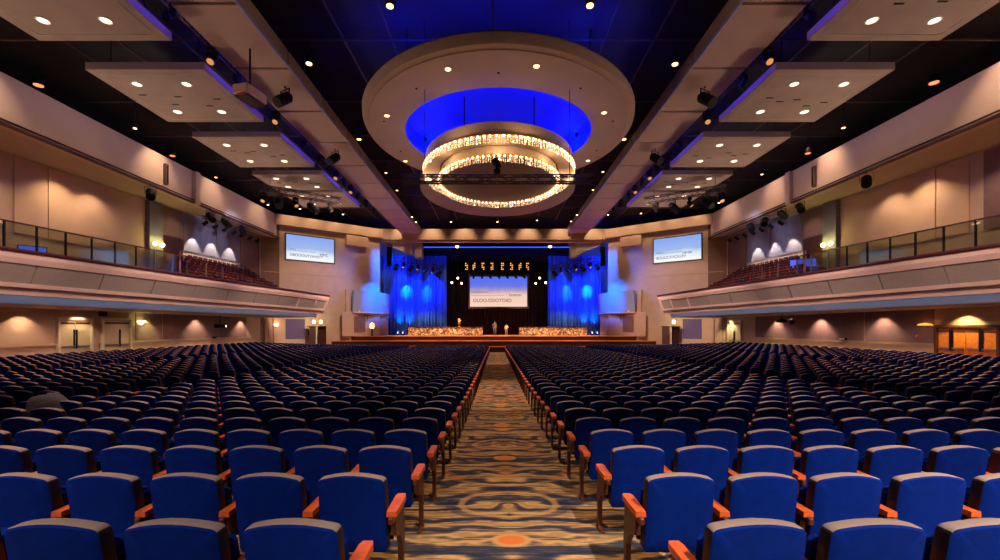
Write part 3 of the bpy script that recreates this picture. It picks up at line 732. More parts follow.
# ------------------------------------------------------------------ round ceiling ring, chandelier, far disc
RC = (.12, 24.2)
t = thing('ceiling_ring', 'huge round plaster ceiling ring around the blue lit opening', 'ceiling ring', (RC[0],RC[1],CZ+10.5))
N = 96
MB().lathe([(5.0,0.,1.),(6.76,0.,1.12),(6.78,.04,1.12),(6.86,.06,1.12)],(0,0,0),N).build('soffit', M['plaster'], t, smooth=True)
MB().lathe([(6.86,.06,1.12),(7.0,.08,1.12),(7.08,.2,1.12),(7.10,.45,1.12),(7.0,.58,1.12),(6.8,.62,1.12),(5.05,.62,1.)],(0,0,0),N).build('outer_rim', M['plaster'], t, smooth=True)
MB().lathe([(5.0,0.),(5.02,.5),(5.02,1.0),(4.8,1.2),(0.,1.25)],(0,0,0),N).build('blue_recess', M['recess_lit_blue'], t, smooth=True)
for px, py in ((448,69),(536.5,66),(387,115.5),(604,112.5),(405.5,161),(588,160.5)):
    d = 10.5*F/(328-py); p = at(px,py,d)-Vector((RC[0],RC[1],CZ+10.5))
    p.z = 0
    o = MB().lathe([(.0,-.01),(.12,-.01),(.16,-.03),(.17,0.)],(p.x,p.y,0),16).build('downlight', M['steel'], t)
    MB().cyl((p.x,p.y,-.012),(p.x,p.y,-.03),.115,n=16).build('lens', M['lens_star'], o)
for i in range(10):
    a = i*.63+.3; MB().cyl((6.1*cos(a),6.1*sin(a),.0),(6.1*cos(a),6.1*sin(a),-.03),.05,n=10).build('sprinkler', M['black'], t)
for a in (.3,1.4,1.9,2.7,4.2,5.2): MB().bbox((4.8*cos(a),4.8*sin(a),.75),(.22,.22,.22),.03).build('blue_floodlight', M['black'], t)
MB().cyl((-.25,-6.7,.6),(-.25,-6.7,ZT-10.5),.05,n=8).build('hanger_rod', M['steel'], t)
for i in range(4):
    a = pi/4+i*pi/2; MB().cyl((5.9*cos(a),5.9*sin(a),.6),(5.9*cos(a),5.9*sin(a),ZT-10.5),.03,n=6).build('hanger_rod', M['black_metal'], t)

SXc, SYc = 4.07, 4.85
t = thing('chandelier', 'two tier oval crystal chandelier hanging in the middle of the ring', 'chandelier', (.16,24.3,CZ+7.7))
def beads(r, z0, z1, n, layers, seed, parent, name):
    rnd = random.Random(seed); mb = MB()
    for i in range(n):
        a = 2*pi*(i+rnd.random()*.6)/n
        for l in range(layers):
            rr = r+rnd.uniform(-.03,.03); z = z0+(z1-z0)*(l+.5)/layers+rnd.uniform(-.02,.02)
            c = Vector((rr*SXc/4.15*cos(a), rr*SYc/4.15*sin(a), z)); q = rnd.uniform(.022,.036); h = (z1-z0)/layers*.55
            mb.add([c+Vector(v) for v in ((q,0,0),(-q,0,0),(0,q,0),(0,-q,0),(0,0,h),(0,0,-h))],[[0,2,4],[2,1,4],[1,3,4],[3,0,4],[2,0,5],[1,2,5],[3,1,5],[0,3,5]], 0 if rnd.random() < .90 else 1)
    o = mb.build(name, [M['crystal'], M['crystal_lamp']], parent); o['kind'] = 'stuff'; return o
def lamps(r, z, n, parent, name):
    mb = MB()
    for i in range(n):
        a = 2*pi*i/n; mb.lathe([(0,-.045),(.035,-.03),(.045,0),(.03,.035),(0,.045)],(r*SXc/4.15*cos(a), r*SYc/4.15*sin(a), z),8)
    o = mb.build(name, M['crystal_lamp'], parent); o['kind'] = 'stuff'; return o
e = dict(n=80, sx=SXc/4.15, sy=SYc/4.15)
mk('drum_fabric', (196,172,146), .7, var=.08, scale=9)
MB().lathe([(4.02,.86),(4.05,1.5),(3.95,1.55),(0,1.55)],(0,0,0),**e).build('drum', M['drum_fabric'], t, smooth=True)
MB().lathe([(3.3,.80),(4.0,.80),(4.05,.86)],(0,0,0),**e).build('upper_soffit', M['plaster'], t, smooth=True)
MB().lathe([(4.20,.84),(4.20,.90),(4.02,.90),(4.02,.84)],(0,0,0),closed=True,**e).build('upper_rim', M['gold'], t)
beads(4.15,.48,.86,250,4,1,t,'upper_crystals'); lamps(4.16,.80,90,t,'upper_lamps')
MB().lathe([(3.22,.36),(3.22,.82)],(0,0,0),**e).build('inner_drum', M['drum_fabric'], t, smooth=True)
MB().lathe([(0,.34),(3.2,.34),(3.22,.36)],(0,0,0),**e).build('lower_soffit', M['plaster'], t, smooth=True)
MB().lathe([(3.40,.33),(3.40,.38),(3.22,.38),(3.22,.33)],(0,0,0),closed=True,**e).build('lower_rim', M['gold'], t)
beads(3.33,.0,.34,210,4,2,t,'lower_crystals'); lamps(3.34,.30,80,t,'lower_lamps')
for i in range(4):
    a = pi/4+i*pi/2; MB().cyl((2.5*cos(a),2.8*sin(a),1.5),(2.5*cos(a),2.8*sin(a),ZT-7.7),.03,n=6).build('hanger_rod', M['black_metal'], t)
t = thing('ceiling_disc', 'plain round plaster ceiling disc behind the chandelier toward the stage', 'ceiling disc', (.12,34.2,CZ+10.5))
MB().lathe([(0,0.),(5.9,0.),(6.0,.05),(6.02,.5),(5.8,.6),(0,.6)],(0,0,0),80,0,.98,1.22).build('disc', M['plaster'], t, smooth=True)
for a in (3.9,4.6,5.5): MB().cyl((4.6*cos(a),5.6*sin(a),.02),(4.6*cos(a),5.6*sin(a),-.03),.1,n=12).build('downlight', M['lens_warm'], t)
for i in range(4):
    a = pi/4+i*pi/2; MB().cyl((4*cos(a),4*sin(a),.5),(4*cos(a),4*sin(a),ZT-10.5),.03,n=6).build('hanger_rod', M['black_metal'], t)

# ------------------------------------------------------------------ hanging ceiling panels with downlights
PD = [(11.9,16.57),(18.4,23.1),(24.9,29.6),(31.0,34.5),(35.0,39.4)]
for s in (-1,1):
    for k, (d0, d1) in enumerate(PD):
        v0, v1 = 11.95, 16.95; L = d1-d0; w = v1-v0
        c = W((v0+v1)/2, (d0+d1)/2, 10.8, s)
        lab = 'flat beige ceiling panel with round downlights, %s row, %s from the stage' % (SIDE[s], ORD[5-k] if k < 4 else 'first')
        t = thing('ceiling_panel', lab, 'ceiling panel', c, group='hanging ceiling panels')
        MB().bbox((0,0,.17),(w,L,.32),.015).build('panel', M['plaster_panel'], t)
        for i, (fx, fy) in enumerate(((-.24,-.27),(.20,-.27),(-.24,.26),(.20,.26))):
            x, y = fx*w*(1 if s < 0 else -1), fy*L
            o = MB().lathe([(.15,-.005),(.2,-.03),(.22,-.01),(.22,.01)],(x,y,0),20).build('downlight', M['white'], t)
            MB().cyl((x,y,.0),(x,y,-.012),.165,n=20).build('lens', M['lens_disc'], o)
        for i in range(5):
            MB().box((-w*.3+w*.15*i+random.uniform(-.2,.2), random.uniform(-.1,.15)*L, -.006),(.34,.07,.012)).build('vent_slot', M['black'], t)
        mb = MB(); e = .35
        for (x,y,sx,sy) in ((0,-L/2+e,w-2*e,.03),(0,L/2-e,w-2*e,.03),(-w/2+e,0,.03,L-2*e),(w/2-e,0,.03,L-2*e)): mb.box((x,y,-.003),(sx,sy,.008))
        mb.build('reveal', M['soffit'], t)
        for (x,y) in ((-1,-1),(1,-1),(-1,1),(1,1)): MB().cyl((x*w*.38,y*L*.38,.3),(x*w*.38,y*L*.38,ZT-10.8),.02,n=6).build('hanger_rod', M['black_metal'], t)

# ------------------------------------------------------------------ pendant downlights on the black ceiling
def pendant(px, py, Z, label, lens='lens_star', r=.11):
    d = Z*F/(328-py); p = at(px, py, d)
    t = thing('ceiling_downlight', label, 'lamp', p, group='downlights on the black ceiling')
    MB().lathe([(r+.05,0),(r+.06,.02),(r+.05,.38),(.03,.42),(0,.42)],(0,0,0),14).build('housing', M['black_metal'], t, smooth=True)
    MB().cyl((0,0,.03),(0,0,-.012),r,n=14).build('lens', M[lens], t)
    MB().cyl((0,0,.4),(0,0,CZ+ZT-p.z),.02,n=6).build('stem', M['black_metal'], t)
    return p
for s, pts in ((-1,[(397,190.5),(386,173),(359,139.5),(309,64),(390,6.5)]),(1,[(593,190),(603,172),(624,139.5),(675,64.5),(590,6)])):
    for i,(px,py) in enumerate(pts):
        lab = 'bright star like downlight between the %s ceiling beam and ring, %s from the stage' % (SIDE[s], ORD[i+1])
        pendant(px, py, 12.2, lab, 'lens_star', .13 if i > 1 else .09)
for i,(px,py) in enumerate([(412,217),(416,222),(451,222),(499,214.5),(497.5,222),(537,220.5),(571,221.5),(577,215)]):
    pendant(px, py, 11.9, 'small warm downlight above the stage header, %s in the row from the left' % ORD[i+1], 'lens_warm', .09)
for s, pts in ((-1,[(343,214.5),(300,209),(268,205),(216,177.5),(135,128.5)]),(1,[(641,213.5),(608,215),(719,203),(762,174.5),(843.5,128)])):
    for i,(px,py) in enumerate(pts):
        pendant(px, py, 12.0, 'warm downlight near the %s balcony bulkhead, %s from the stage' % (SIDE[s], ORD[i+1]), 'lens_star' if i > 2 else 'lens_warm', .09)
for s, (px,py) in ((-1,(38.5,85.5)),(1,(934,83))):
    pendant(px, py, 12.6, 'dim orange round downlight above the %s bulkhead' % SIDE[s], 'lens_red', .2)
for s,(px,py) in ((-1,(172.5,156)),(1,(808,153.5))):
    pendant(px, py, 12.4, 'dim orange round downlight along the %s bulkhead, farther than its twin' % SIDE[s], 'lens_red', .16)
# conduits on the ceiling
mb = MB()
for d in (16.5,20,25.5,30,34.5,39,43.5,48):
    mb.cyl((-24,d,CZ+13.1),(24,d,CZ+13.1),.05,n=6)
for x in (-20,-17.5,-14.5,-7,-4.8,5,7.3,14.6,17.4,20): mb.cyl((x,4,CZ+13.3),(x,54,CZ+13.3),.045,n=6)
o = mb.build('ceiling_conduits', M['truss_metal']); o['kind'] = 'structure'

# ------------------------------------------------------------------ trusses and stage lights
def truss(name, label, a, b, w=.32, hang=True, m='truss_metal', parts=True):
    a, b = Vector(a), Vector(b); L = (b-a).length; u = (b-a)/L
    t = thing(name, label, 'truss', a)
    side = u.cross(Vector((0,0,1))).normalized(); up = side.cross(u).normalized()
    cs = [side*w/2+up*w/2, -side*w/2+up*w/2, -side*w/2-up*w/2, side*w/2-up*w/2]
    mb = MB()
    for c in cs: mb.cyl(c, c+u*L, .036, n=6)
    mb.build('chord_tubes', M[m], t)
    mb = MB(); n = max(2, int(L/.5))
    for i in range(n):
        p, q = u*(L*i/n), u*(L*(i+1)/n)
        for j in range(4):
            c0, c1 = cs[j], cs[(j+1) % 4]
            mb.cyl(p+(c0 if i % 2 else c1), q+(c1 if i % 2 else c0), .022, n=4)
    mb.build('web_bracing', M[m], t)
    if hang:
        for f in (.12,.88):
            p = u*L*f; MB().cyl(p, Vector((p.x,p.y,CZ+ZT-a.z)), .015, n=5).build('hanger_cable', M['black_metal'], t)
    return t
def make_head():
    t = thing('moving_light', 'x', 'stage light', (0,0,0))
    MB().bbox((0,0,-.12),(.34,.30,.16),.02).build('base', M['black'], t)
    mb = MB(); mb.bbox((-.19,0,-.34),(.05,.16,.40),.01); mb.bbox((.19,0,-.34),(.05,.16,.40),.01); mb.box((0,0,-.175),(.42,.14,.06)); mb.build('yoke', M['black'], t)
    T = Matrix.Rotation(R(-35),3,'X'); c = Vector((0,0,-.46)); ax = T @ Vector((0,0,-1))
    mb = MB(); mb.cyl(c-ax*.2, c+ax*.05, .12, .16, 14); mb.cyl(c+ax*.05, c+ax*.24, .16, .17, 14); h = mb.build('head', M['black'], t, smooth=True)
    MB().cyl(c+ax*.23, c+ax*.25, .14, n=14).build('lens', M['lens_dim'], h)
    mb = MB(); mb.bbox((0,0,-.01),(.08,.12,.1),.01); mb.build('clamp', M['black_metal'], t)
    return t
def make_par(big=1.):
    t = thing('spotlight', 'x', 'stage light', (0,0,0))
    mb = MB(); mb.path([(0,0,0),(0,0,-.085*big)],.02); mb.bbox((-.17*big,0,-.22*big),(.025,.06,.28*big),.005); mb.bbox((.17*big,0,-.22*big),(.025,.06,.28*big),.005); mb.box((0,0,-.08*big),(.36*big,.06,.025)); mb.build('yoke', M['black_metal'], t)
    ax = Vector((0,-.75,-.66)).normalized(); c = Vector((0,0,-.3*big))
    mb = MB(); mb.cyl(c-ax*.22*big, c-ax*.12*big, .06*big, .13*big, 14); mb.cyl(c-ax*.12*big, c+ax*.3*big, .14*big, .14*big, 14); h = mb.build('can', M['black'], t, smooth=True)
    MB().cyl(c+ax*.26*big, c+ax*.285*big, .125*big, n=14).build('lens', M['lens_dim'], h)
    mb = MB(); mb.bbox((0,0,.02),(.07,.1,.1),.01); mb.build('clamp', M['black_metal'], t)
    return t
PH, PPR, PB = make_head(), make_par(1.), make_par(1.9)
TK = {o.name: tree(o) for o in (PH, PPR, PB)}
USED = set()
def light_at(proto, loc, label, rz=0., group=None):
    if proto.name not in USED:
        USED.add(proto.name); proto.location = loc; proto.rotation_euler = (0,0,rz); proto['label'] = label
        if group: proto['group'] = group
        return proto
    return dup(proto, TK[proto.name], loc, label, rz, group)
# long lighting trusses beside the beams
for s in (-1,1):
    n = SIDE[s]; v = 11.75
    a, b = W(11.74,13.5,12.0,s), W(11.74,52,12.0,s)
    truss('lighting_truss', 'long dark lighting truss running beside the %s ceiling beam' % n, a, b, .24)
    ds = [14.6,16.2,18.6,20.4,24.0,27.5,30.2,31.6,33.0,34.6,36.4,38.2,40.5,43.]
    for i, d in enumerate(ds):
        u = (d-13.5)/38.5; p = a+(b-a)*u+Vector((0,0,-.17))
        light_at((PH, PPR)[i % 2], p, '%s on the long %s ceiling truss, %s from its far end' % (('black moving light','black can spotlight')[i % 2], n, ORD[len(ds)-i]), rz=R(180*(i % 3 == 0)), group='lights on the %s beam truss' % n)
    # short cross trusses above the balcony end
    a, b = W(16.6,31.3,9.95,s), W(11.9,34.5,9.95,s)
    truss('lighting_truss', 'short slanted truss under the %s ceiling panels near the stage' % n, a, b, .42)
    for i, u in enumerate((.05,.22,.42,.62,.85)):
        p = a+(b-a)*u+Vector((0,0,-.25)); light_at((PH, PB)[i % 2], p, '%s on the short slanted %s truss, %s from the wall end' % (('black moving light','large black spotlight')[i % 2], n, ORD[i+1]), rz=R(30*i), group='lights on the short %s truss' % n)
    # bulkhead spotlights over the balcony
    xs = [(149,189),(209,212),(224,220),(241,231)] if s < 0 else [(868,178),(801,199),(783,208),(766,216),(752,225)]
    for i,(px,py) in enumerate(xs):
        d = (23.3+s*HX)*F/abs(px-496); p = at(px,py,d); p.x = HX+s*23.2; p.z = CZ+9.72
        light_at(PB, p, 'large black spotlight under the %s bulkhead edge, %s counting toward the stage' % (n, ORD[i+1]), rz=R(-s*40+20*(i % 3)), group='spotlights under the %s bulkhead' % n)
    truss('lighting_truss', 'thin lighting pipe truss hung in front of the %s balcony tiers' % n, W(24.4,37.0,9.35,s), W(23.9,45.5,9.35,s), .2, hang=False)
    for i in range(7):
        p = W(24.4-.06*i,37.4+1.25*i,9.24,s); light_at(PPR, p, 'small can spotlight on the pipe truss over the %s balcony tiers, %s toward stage' % (n, ORD[i+1]), rz=R(s*60), group='lights on the %s pipe truss' % n)
    # slots on bulkhead
    d = (23.5+s*HX)*F/(332 if s < 0 else 320); 
    small('wall_speaker', 'narrow dark vertical speaker on the face of the %s bulkhead' % n, 'speaker', [('body', MB().bbox((0,0,0),(.25,.22,1.5),.02), M['brown_box']), ('grille', MB().bbox((-s*.14,0,0),(.03,.14,1.3),.01), M['black'])], W(23.36,d,11.0,s))
    # line array
    t = thing('line_array_speaker', 'tall black line array loudspeaker hanging %s of the stage opening' % n, 'speaker', (-13.1 if s < 0 else 13.15, 54.3, CZ+7.6))
    for i in range(8):
        T = Matrix.Rotation(R(-2+ (7-i)*1.6),3,'X'); MB().bbox((0,-.02*(7-i)*.5,.18+.30*i),(.62,.45,.285),.02,0,T).build('cabinet', M['black'], t)
    MB().bbox((0,0,2.62),(.66,.5,.1),.02).build('rigging_frame', M['black_metal'], t); MB().cyl((0,0,2.6),(0,0,3.6),.03,n=6).build('hanger_cable', M['black_metal'], t)
    # curved stage truss
    xs = [(13.1,56.0,8.75),(11.2,56.6,8.65),(9.2,57.3,8.35),(7.2,58.2,8.0)]
    pts = [Vector((.1+s*x, d, CZ+z)) for x,d,z in xs]
    t = thing('stage_truss', 'curved lighting truss over the %s blue curtain' % n, 'truss', pts[0])
    mb = MB(); wb = MB()
    for p, q in zip(pts[:-1], pts[1:]):
        for dx, dz in ((0,.22),(0,-.22),(.3,.22),(.3,-.22)): mb.cyl(p+Vector((0,dx,dz)), q+Vector((0,dx,dz)), .03, n=6)
        for i in range(5):
            A, B = p+(q-p)*i/5, p+(q-p)*(i+1)/5; z = .22 if i % 2 else -.22
            wb.cyl(A+Vector((0,0,z)), B+Vector((0,0,-z)), .018, n=4); wb.cyl(A+Vector((0,.3,z)), B+Vector((0,.3,-z)), .018, n=4); wb.cyl(A+Vector((0,0,z)), A+Vector((0,.3,z)), .018, n=4)
    mb.build('chord_tubes', M['truss_metal'], t, world=True); wb.build('web_bracing', M['truss_metal'], t, world=True)
    for u in (0,2): MB().cyl(pts[u], pts[u]+Vector((0,0,CZ+10.9-pts[u].z)), .02, n=5).build('hanger_cable', M['black_metal'], t, world=True)
    for i, u in enumerate((.15,.6,1.1,1.5,1.95,2.4,2.8)):
        k = int(u); p = pts[k]+(pts[k+1]-pts[k])*(u-k)+Vector((0,.1,-.28)); light_at((PB, PH)[i % 2], p, '%s on the curved truss over the %s curtain, %s from the speaker' % (('large black spotlight','black moving light')[i % 2], n, ORD[i+1]), rz=R(15*i*s), group='lights on the %s curved stage truss' % n)
    # bright warm spots further in
    for i,(dx,z) in enumerate(((6.2,6.0),(5.4,6.6),(4.9,5.9))):
        t = thing('spotlight', 'glowing warm spotlight beside the central screen, %s side, %s outward' % (n, ORD[3-i]), 'stage light', (.35+s*(dx),58.2,CZ+z))
        MB().cyl((0,.3,0),(0,0,0),.12,.16,12).build('can', M['black'], t); MB().cyl((0,0,0),(0,-.02,0),.13,n=12).build('lens', M['lens_warm'], t); MB().cyl((0,.15,.1),(0,.15,CZ+9.4-CZ-z),.025,n=6).build('hanger', M['black_metal'], t)
    # floor floods at the curtain foot
    for i, px in enumerate((398,403) if s < 0 else (592,597)):
        q = at(px, 335, 56.4)
        t = thing('floor_light', 'small floor light glowing at the foot of the %s blue curtain, %s of two' % (n, ('outer','inner')[i if s < 0 else 1-i]), 'stage light', (q.x,56.4,zs-.02))
        MB().bbox((0,0,.06),(.3,.3,.12),.02).build('base', M['black'], t); MB().cyl((0,0,.15),(0,.15,.45),.15,.17,12).build('can', M['black'], t); MB().cyl((0,.15,.45),(0,.16,.47),.15,n=12).build('lens', M['lens_blue'], t); MB().bbox((0,-.18,.35),(.12,.05,.2),.01).build('indicator', M['lens_blue'], t)
t = truss('lighting_truss', 'straight black truss hanging across in front of the chandelier', (-4.15,19.4,CZ+6.56), (4.25,19.4,CZ+6.56), .30)
dup(PH, TK[PH.name], (.05,19.4,CZ+6.77), 'black moving light standing on the middle of the truss crossing the chandelier', rot=(pi,0,R(90)))
for s,(px,py,d) in ((-1,(285,99,21.5)),(1,(705,97,21.5)),(-1,(335,157,29)),(1,(655,157,29))):
    p = at(px,py,d); light_at(PB, (p.x,p.y,CZ+11.78), 'large black spotlight bolted under the %s ceiling beam, %s of two' % (SIDE[s], 'nearer' if d < 25 else 'farther'), rz=R(30*s))
# row of amber blinders over the stage screen
for i, px in enumerate((466.5,474,483,492,502.5,511.5,520,527.5)):
    p = at(px, 266.3, 57.2)
    t = thing('blinder_light', 'amber blinder light panel hanging over the central screen, %s from the left' % ORD[i+1], 'stage light', p, group='amber blinders over the stage screen')
    MB().bbox((0,.08,0),(.42,.14,1.05),.02).build('housing', M['black'], t)
    for r in range(4):
        for c in range(2):
            if (r*2+c+i) % 5 == 2: continue
            MB().cyl((-.1+.2*c,0,-.38+.25*r),(-.1+.2*c,-.03,-.38+.25*r),.075,n=10).build('lens', M['lens_amber'], t)
    MB().cyl((0,.1,.5),(0,.1,2.0),.02,n=5).build('hanger', M['black_metal'], t)
truss('lighting_truss', 'black truss across the top of the central stage screen', (-4.4,57.6,CZ+6.95), (5.1,57.6,CZ+6.95), .3, hang=False, m='black_metal')
for i in range(7):
    light_at(PPR, (-2.9+1.08*i,57.0,CZ+6.95), 'small black can light along the top edge of the central screen, %s from left' % ORD[i+1], rz=R(10*i), group='lights along the top of the central screen')
for i, px in enumerate((457, 550)):
    p = at(px, 246.5, 56.4); t = thing('dome_light', 'white dome lamp under the stage header, %s of the two' % SIDE[-1 if i == 0 else 1], 'lamp', p)
    MB().lathe([(0,-.2),(.16,-.13),(.2,0),(.2,.06),(0,.08)],(0,0,0),16).build('dome', M['lens_warm'], t, smooth=True); MB().cyl((0,0,.05),(0,0,.55),.03,n=6).build('stem', M['steel'], t)
# projector on the left truss
p = at(250,96,18.6)
t = thing('projector', 'boxy beige projector with red strip hanging beside the left ceiling beam', 'projector', p, R(-12))
MB().bbox((0,0,.05),(.75,1.15,.42),.05).build('body', M['beige_box'], t); MB().bbox((0,0,-.2),(.66,1.02,.12),.03).build('underside', M['stage_riser'], t); MB().bbox((.1,-.6,-.22),(.4,.04,.07),.01).build('red_strip', M['red_plastic'], t)
MB().cyl((0,.6,.05),(0,.75,.05),.12,.14,14).build('lens', M['black'], t); MB().cyl((0,0,.25),(0,0,CZ+ZT-p.z),.04,n=8).build('mount_pole', M['black_metal'], t)
# pillar lights on the balcony walls
for s in (-1,1):
    d = 33.9
    for i, dd in enumerate((33.6,34.25)):
        q = W(bw(dd)-.5, dd, 6.45, s)
        t = thing('wall_sconce', 'glowing yellow green sconce on the %s balcony pillar, %s of the pair' % (SIDE[s], 'nearer' if i == 0 else 'farther'), 'lamp', q)
        MB().lathe([(.0,-.18),(.12,-.1),(.16,0),(.12,.1),(.0,.16)],(0,0,0),16).build('globe', M['lens_yellow'], t, smooth=True); MB().bbox((s*.2,0,0),(.3,.1,.1),.02).build('bracket', M['black_metal'], t)
# blue glowing monitors behind the glass
p = at(35,248,27); p.x = HX-(bw(27)-1.2)
small('monitor', 'blue glowing monitor seen through the left balcony glass', 'monitor', [('frame', MB().bbox((0,.03,0),(1.1,.08,.44),.02), M['black']), ('screen', MB().box((0,-.02,0),(1.02,.02,.36)), M['lens_bluepanel']), ('stand', MB().box((0,.05,-.55),(.1,.08,.6)), M['black'])], W(24.4,23.4,4.15,-1), R(50))
small('monitor', 'blue glowing wide display among the right balcony tiers', 'monitor', [('frame', MB().bbox((0,.03,0),(1.7,.08,.66),.02), M['black']), ('screen', MB().box((0,-.02,0),(1.6,.02,.56)), M['lens_bluepanel']), ('stand', MB().box((0,.05,-.7),(.1,.08,.8)), M['black'])], W(23.4,33.2,4.9,1), R(-40))

# ------------------------------------------------------------------ auditorium seats
def outline(z0, z1, wb, wt, crown, r, n=5):
    """closed outline of a seat back, (x,z), counterclockwise from bottom left"""
    P = [(-wb/2+.02, z0), (wb/2-.02, z0), (wb/2, z0+.03)]
    zc_ = z1-crown-r
    P.append((wt/2, zc_))
    for i in range(1, n+1):
        a = pi/2*i/n*.86; P.append((wt/2-r+r*cos(a), zc_+r*sin(a)))
    m = 7; xe = P[-1][0]; ze = P[-1][1]
    for i in range(1, m):
        u = 1-2*i/m; P.append((xe*u, ze+(z1-ze)*(1-u*u)))
    Q = [(-x, z) for x, z in P[2:3+n+1]][::-1]
    return P+Q
def recline(p):
    x, y, z = p; return (x, y+(.88-z)*.16, z)
def seat_meshes():
    O = outline(.30,.88,.468,.462,.030,.045); t = .085
    def scaled(k, y):
        cx, cz_ = 0, .59; return [recline((cx+(x-cx)*k+0, y+.022*(x/.23)**2*k, cz_+(z-cz_)*(1-(1-k)*.9))) for x, z in O]
    n = len(O); out = []
    # rear panel
    mb = MB(); r0, r1, r2 = scaled(1.,.006), scaled(.96,-.004), scaled(.55,-.010)
    mb.add(r0+r1+r2, [[i,(i+1)%n,n+(i+1)%n,n+i] for i in range(n)]+[[n+i,n+(i+1)%n,2*n+(i+1)%n,2*n+i] for i in range(n)]+[[2*n+i for i in range(n)]])
    out.append(('back_panel', mb, M['seat_blue'], True))
    mb = MB(); q0, q1, q2, q3 = scaled(1.,.006), scaled(1.012,.02), scaled(1.012,t-.012), scaled(.985,t)
    rings = [q0,q1,q2,q3]; vs = sum(rings, [])
    mb.add(vs, [[k*n+i,k*n+(i+1)%n,(k+1)*n+(i+1)%n,(k+1)*n+i] for k in range(3) for i in range(n)])
    for q, f in enumerate(mb.f):
        a, b = O[q % n], O[(q+1) % n]
        if abs(b[1]-a[1]) > abs(b[0]-a[0])*1.3: mb.m[q] = 1  # upright trim faces take the painted shade colour
    out.append(('edge_trim', mb, [M['seat_trim'], M['seat_side_shaded']], True))
    mb = MB(); r0, r1 = scaled(.985,t), scaled(.80,t+.03)
    r1 = [(x,y,max(z,.44)) for x,y,z in r1]
    mb.add(r0+r1, [[(i+1)%n,i,n+i,n+(i+1)%n] for i in range(n)]+[[n+i for i in range(n)][::-1]])
    out.append(('backrest_cushion', mb, M['seat_blue'], True))
    mb = MB(); T = Matrix.Rotation(R(12),3,'X'); mb.bbox((0,.24,.54),(.44,.09,.40),.03,0,T)
    out.append(('seat_cushion', mb, M['seat_blue'], False))
    mb = MB(); mb.cyl((-.25,.22,.36),(.25,.22,.36),.018,n=8); out.append(('hinge_bar', mb, M['black_metal'], False))
    return out
def arm_meshes(sd):
    x = sd*.276; a = MB()
    pr = [(-.036,.045),(.036,.045),(.041,.18),(.041,.35),(.030,.39),(-.030,.39),(-.041,.35),(-.041,.18)]
    a.prism([(x+px,py,.580) for px,py in pr],[(x+px*.94,py,.618) for px,py in pr])
    l = MB()
    sp = [(.10,.575),(.36,.575),(.38,.50),(.40,.30),(.395,.03),(.44,.012),(.44,0),(.24,0),(.24,.012),(.34,.03),(.33,.26),(.26,.36),(.12,.42)]
    l.prism([(x-.019,py,pz) for py,pz in sp],[(x+.019,py,pz) for py,pz in sp])
    l.bbox((x,.07,.56),(.035,.12,.05),.008)
    return [('armrest', a, M['wood_orange'], False), ('leg', l, M['leg_bronze'], False)]
S58 = .58
rows = [2.1+.9*i for i in range(51)]
blocks = [(1.0+AX,13),(9.55+AX,11),(17.0+AX,11)]   # first seat centre from the aisle axis, number of seats
# shift so that centres match: left centres at AX-1.125.., right AX+1.125..
spots = []
for r, d in enumerate(rows):
    for s in (-1,1):
        idx = 0
        for bi,(v0,nn) in enumerate(blocks):
            for k in range(nn):
                x = AX+s*(v0+S58*k); idx += 1
                if s > 0 and x > 23.6 or s < 0 and x < -24.2: continue
                px = 496+x*F/d
                if px < -800 or px > 1800: continue
                spots.append((r,d,s,idx,k == 0,k == nn-1,x,px, -28 < px-0 and -.27*F/d < px < 1000+.27*F/d))
ind = [q for q in spots if q[8]][:300]; inds = set((q[0],q[6]) for q in ind)
base = seat_meshes(); armL, armR = arm_meshes(-1), arm_meshes(1)
proto = {}
for s in (-1,1):
    for endc in (0,1):
        t = thing('auditorium_seat', 'x', 'seat', (0,0,-50), group='blue auditorium seats')
        for pn, mb, m, sm in base+(armR if s < 0 else armL)+((armL if s < 0 else armR) if endc else []):
            o = mb.build(pn, m, t, smooth=sm)
        proto[(s,endc)] = [t, tree(t), False]
for (r,d,s,idx,first,last,x,px,_) in ind:
    P = proto[(s,1 if last else 0)]
    lab = 'blue seat %s of the aisle, %s from it in the %s row from bottom' % (SIDE[s], ORD[idx], ORD[r+1])
    loc = (x, d, fz(d+.3,x))
    if not P[2]: P[2] = True; P[0].location = loc; P[0]['label'] = lab
    else: dup(P[0], P[1], loc, lab)
for P in proto.values():
    if not P[2]:
        for c,_ in P[1]: bpy.data.objects.remove(c)
        bpy.data.objects.remove(P[0])
# every other seat, as one mass
def low_seat(s):
    mb = MB(); O = outline(.30,.88,.468,.462,.030,.045,2); n = len(O)
    r0 = [recline((x,.0+.03*(x/.23)**2,z)) for x,z in O]; r1 = [recline((x,.085+.03*(x/.23)**2,z)) for x,z in O]
    mb.add(r0, [list(range(n))], 0); mb.add(r0+r1, [[i,(i+1)%n,n+(i+1)%n,n+i] for i in range(n)], 1)
    for q in range(n):
        a, b = O[q], O[(q+1)%n]
        if abs(b[1]-a[1]) > abs(b[0]-a[0])*1.3: mb.m[1+q] = 3  # sides darkened by colour here too, for the same shade
    mb.add(r1, [list(range(n))[::-1]], 0)
    mb.box((0,.24,.54),(.44,.09,.40),0)
    x = -s*.29; mb.box((x,.24,.60),(.08,.38,.036),2); mb.box((x,.37,.29),(.036,.07,.58),3); mb.box((x,.34,.006),(.036,.2,.012),3)
    return mb
import numpy as np
LS = {s: low_seat(s) for s in (-1,1)}
V, Fc, Mi = [], [], []
off = 0
for (r,d,s,idx,first,last,x,px,_) in spots:
    if (r,x) in inds: continue
    q = LS[s]; z = fz(d+.3,x)
    V += [(a+x,b+d,c+z) for a,b,c in q.v]; Fc += [[i+off for i in f] for f in q.f]; Mi += q.m; off += len(q.v)
mass = MB(); mass.v, mass.f, mass.m = V, Fc, Mi
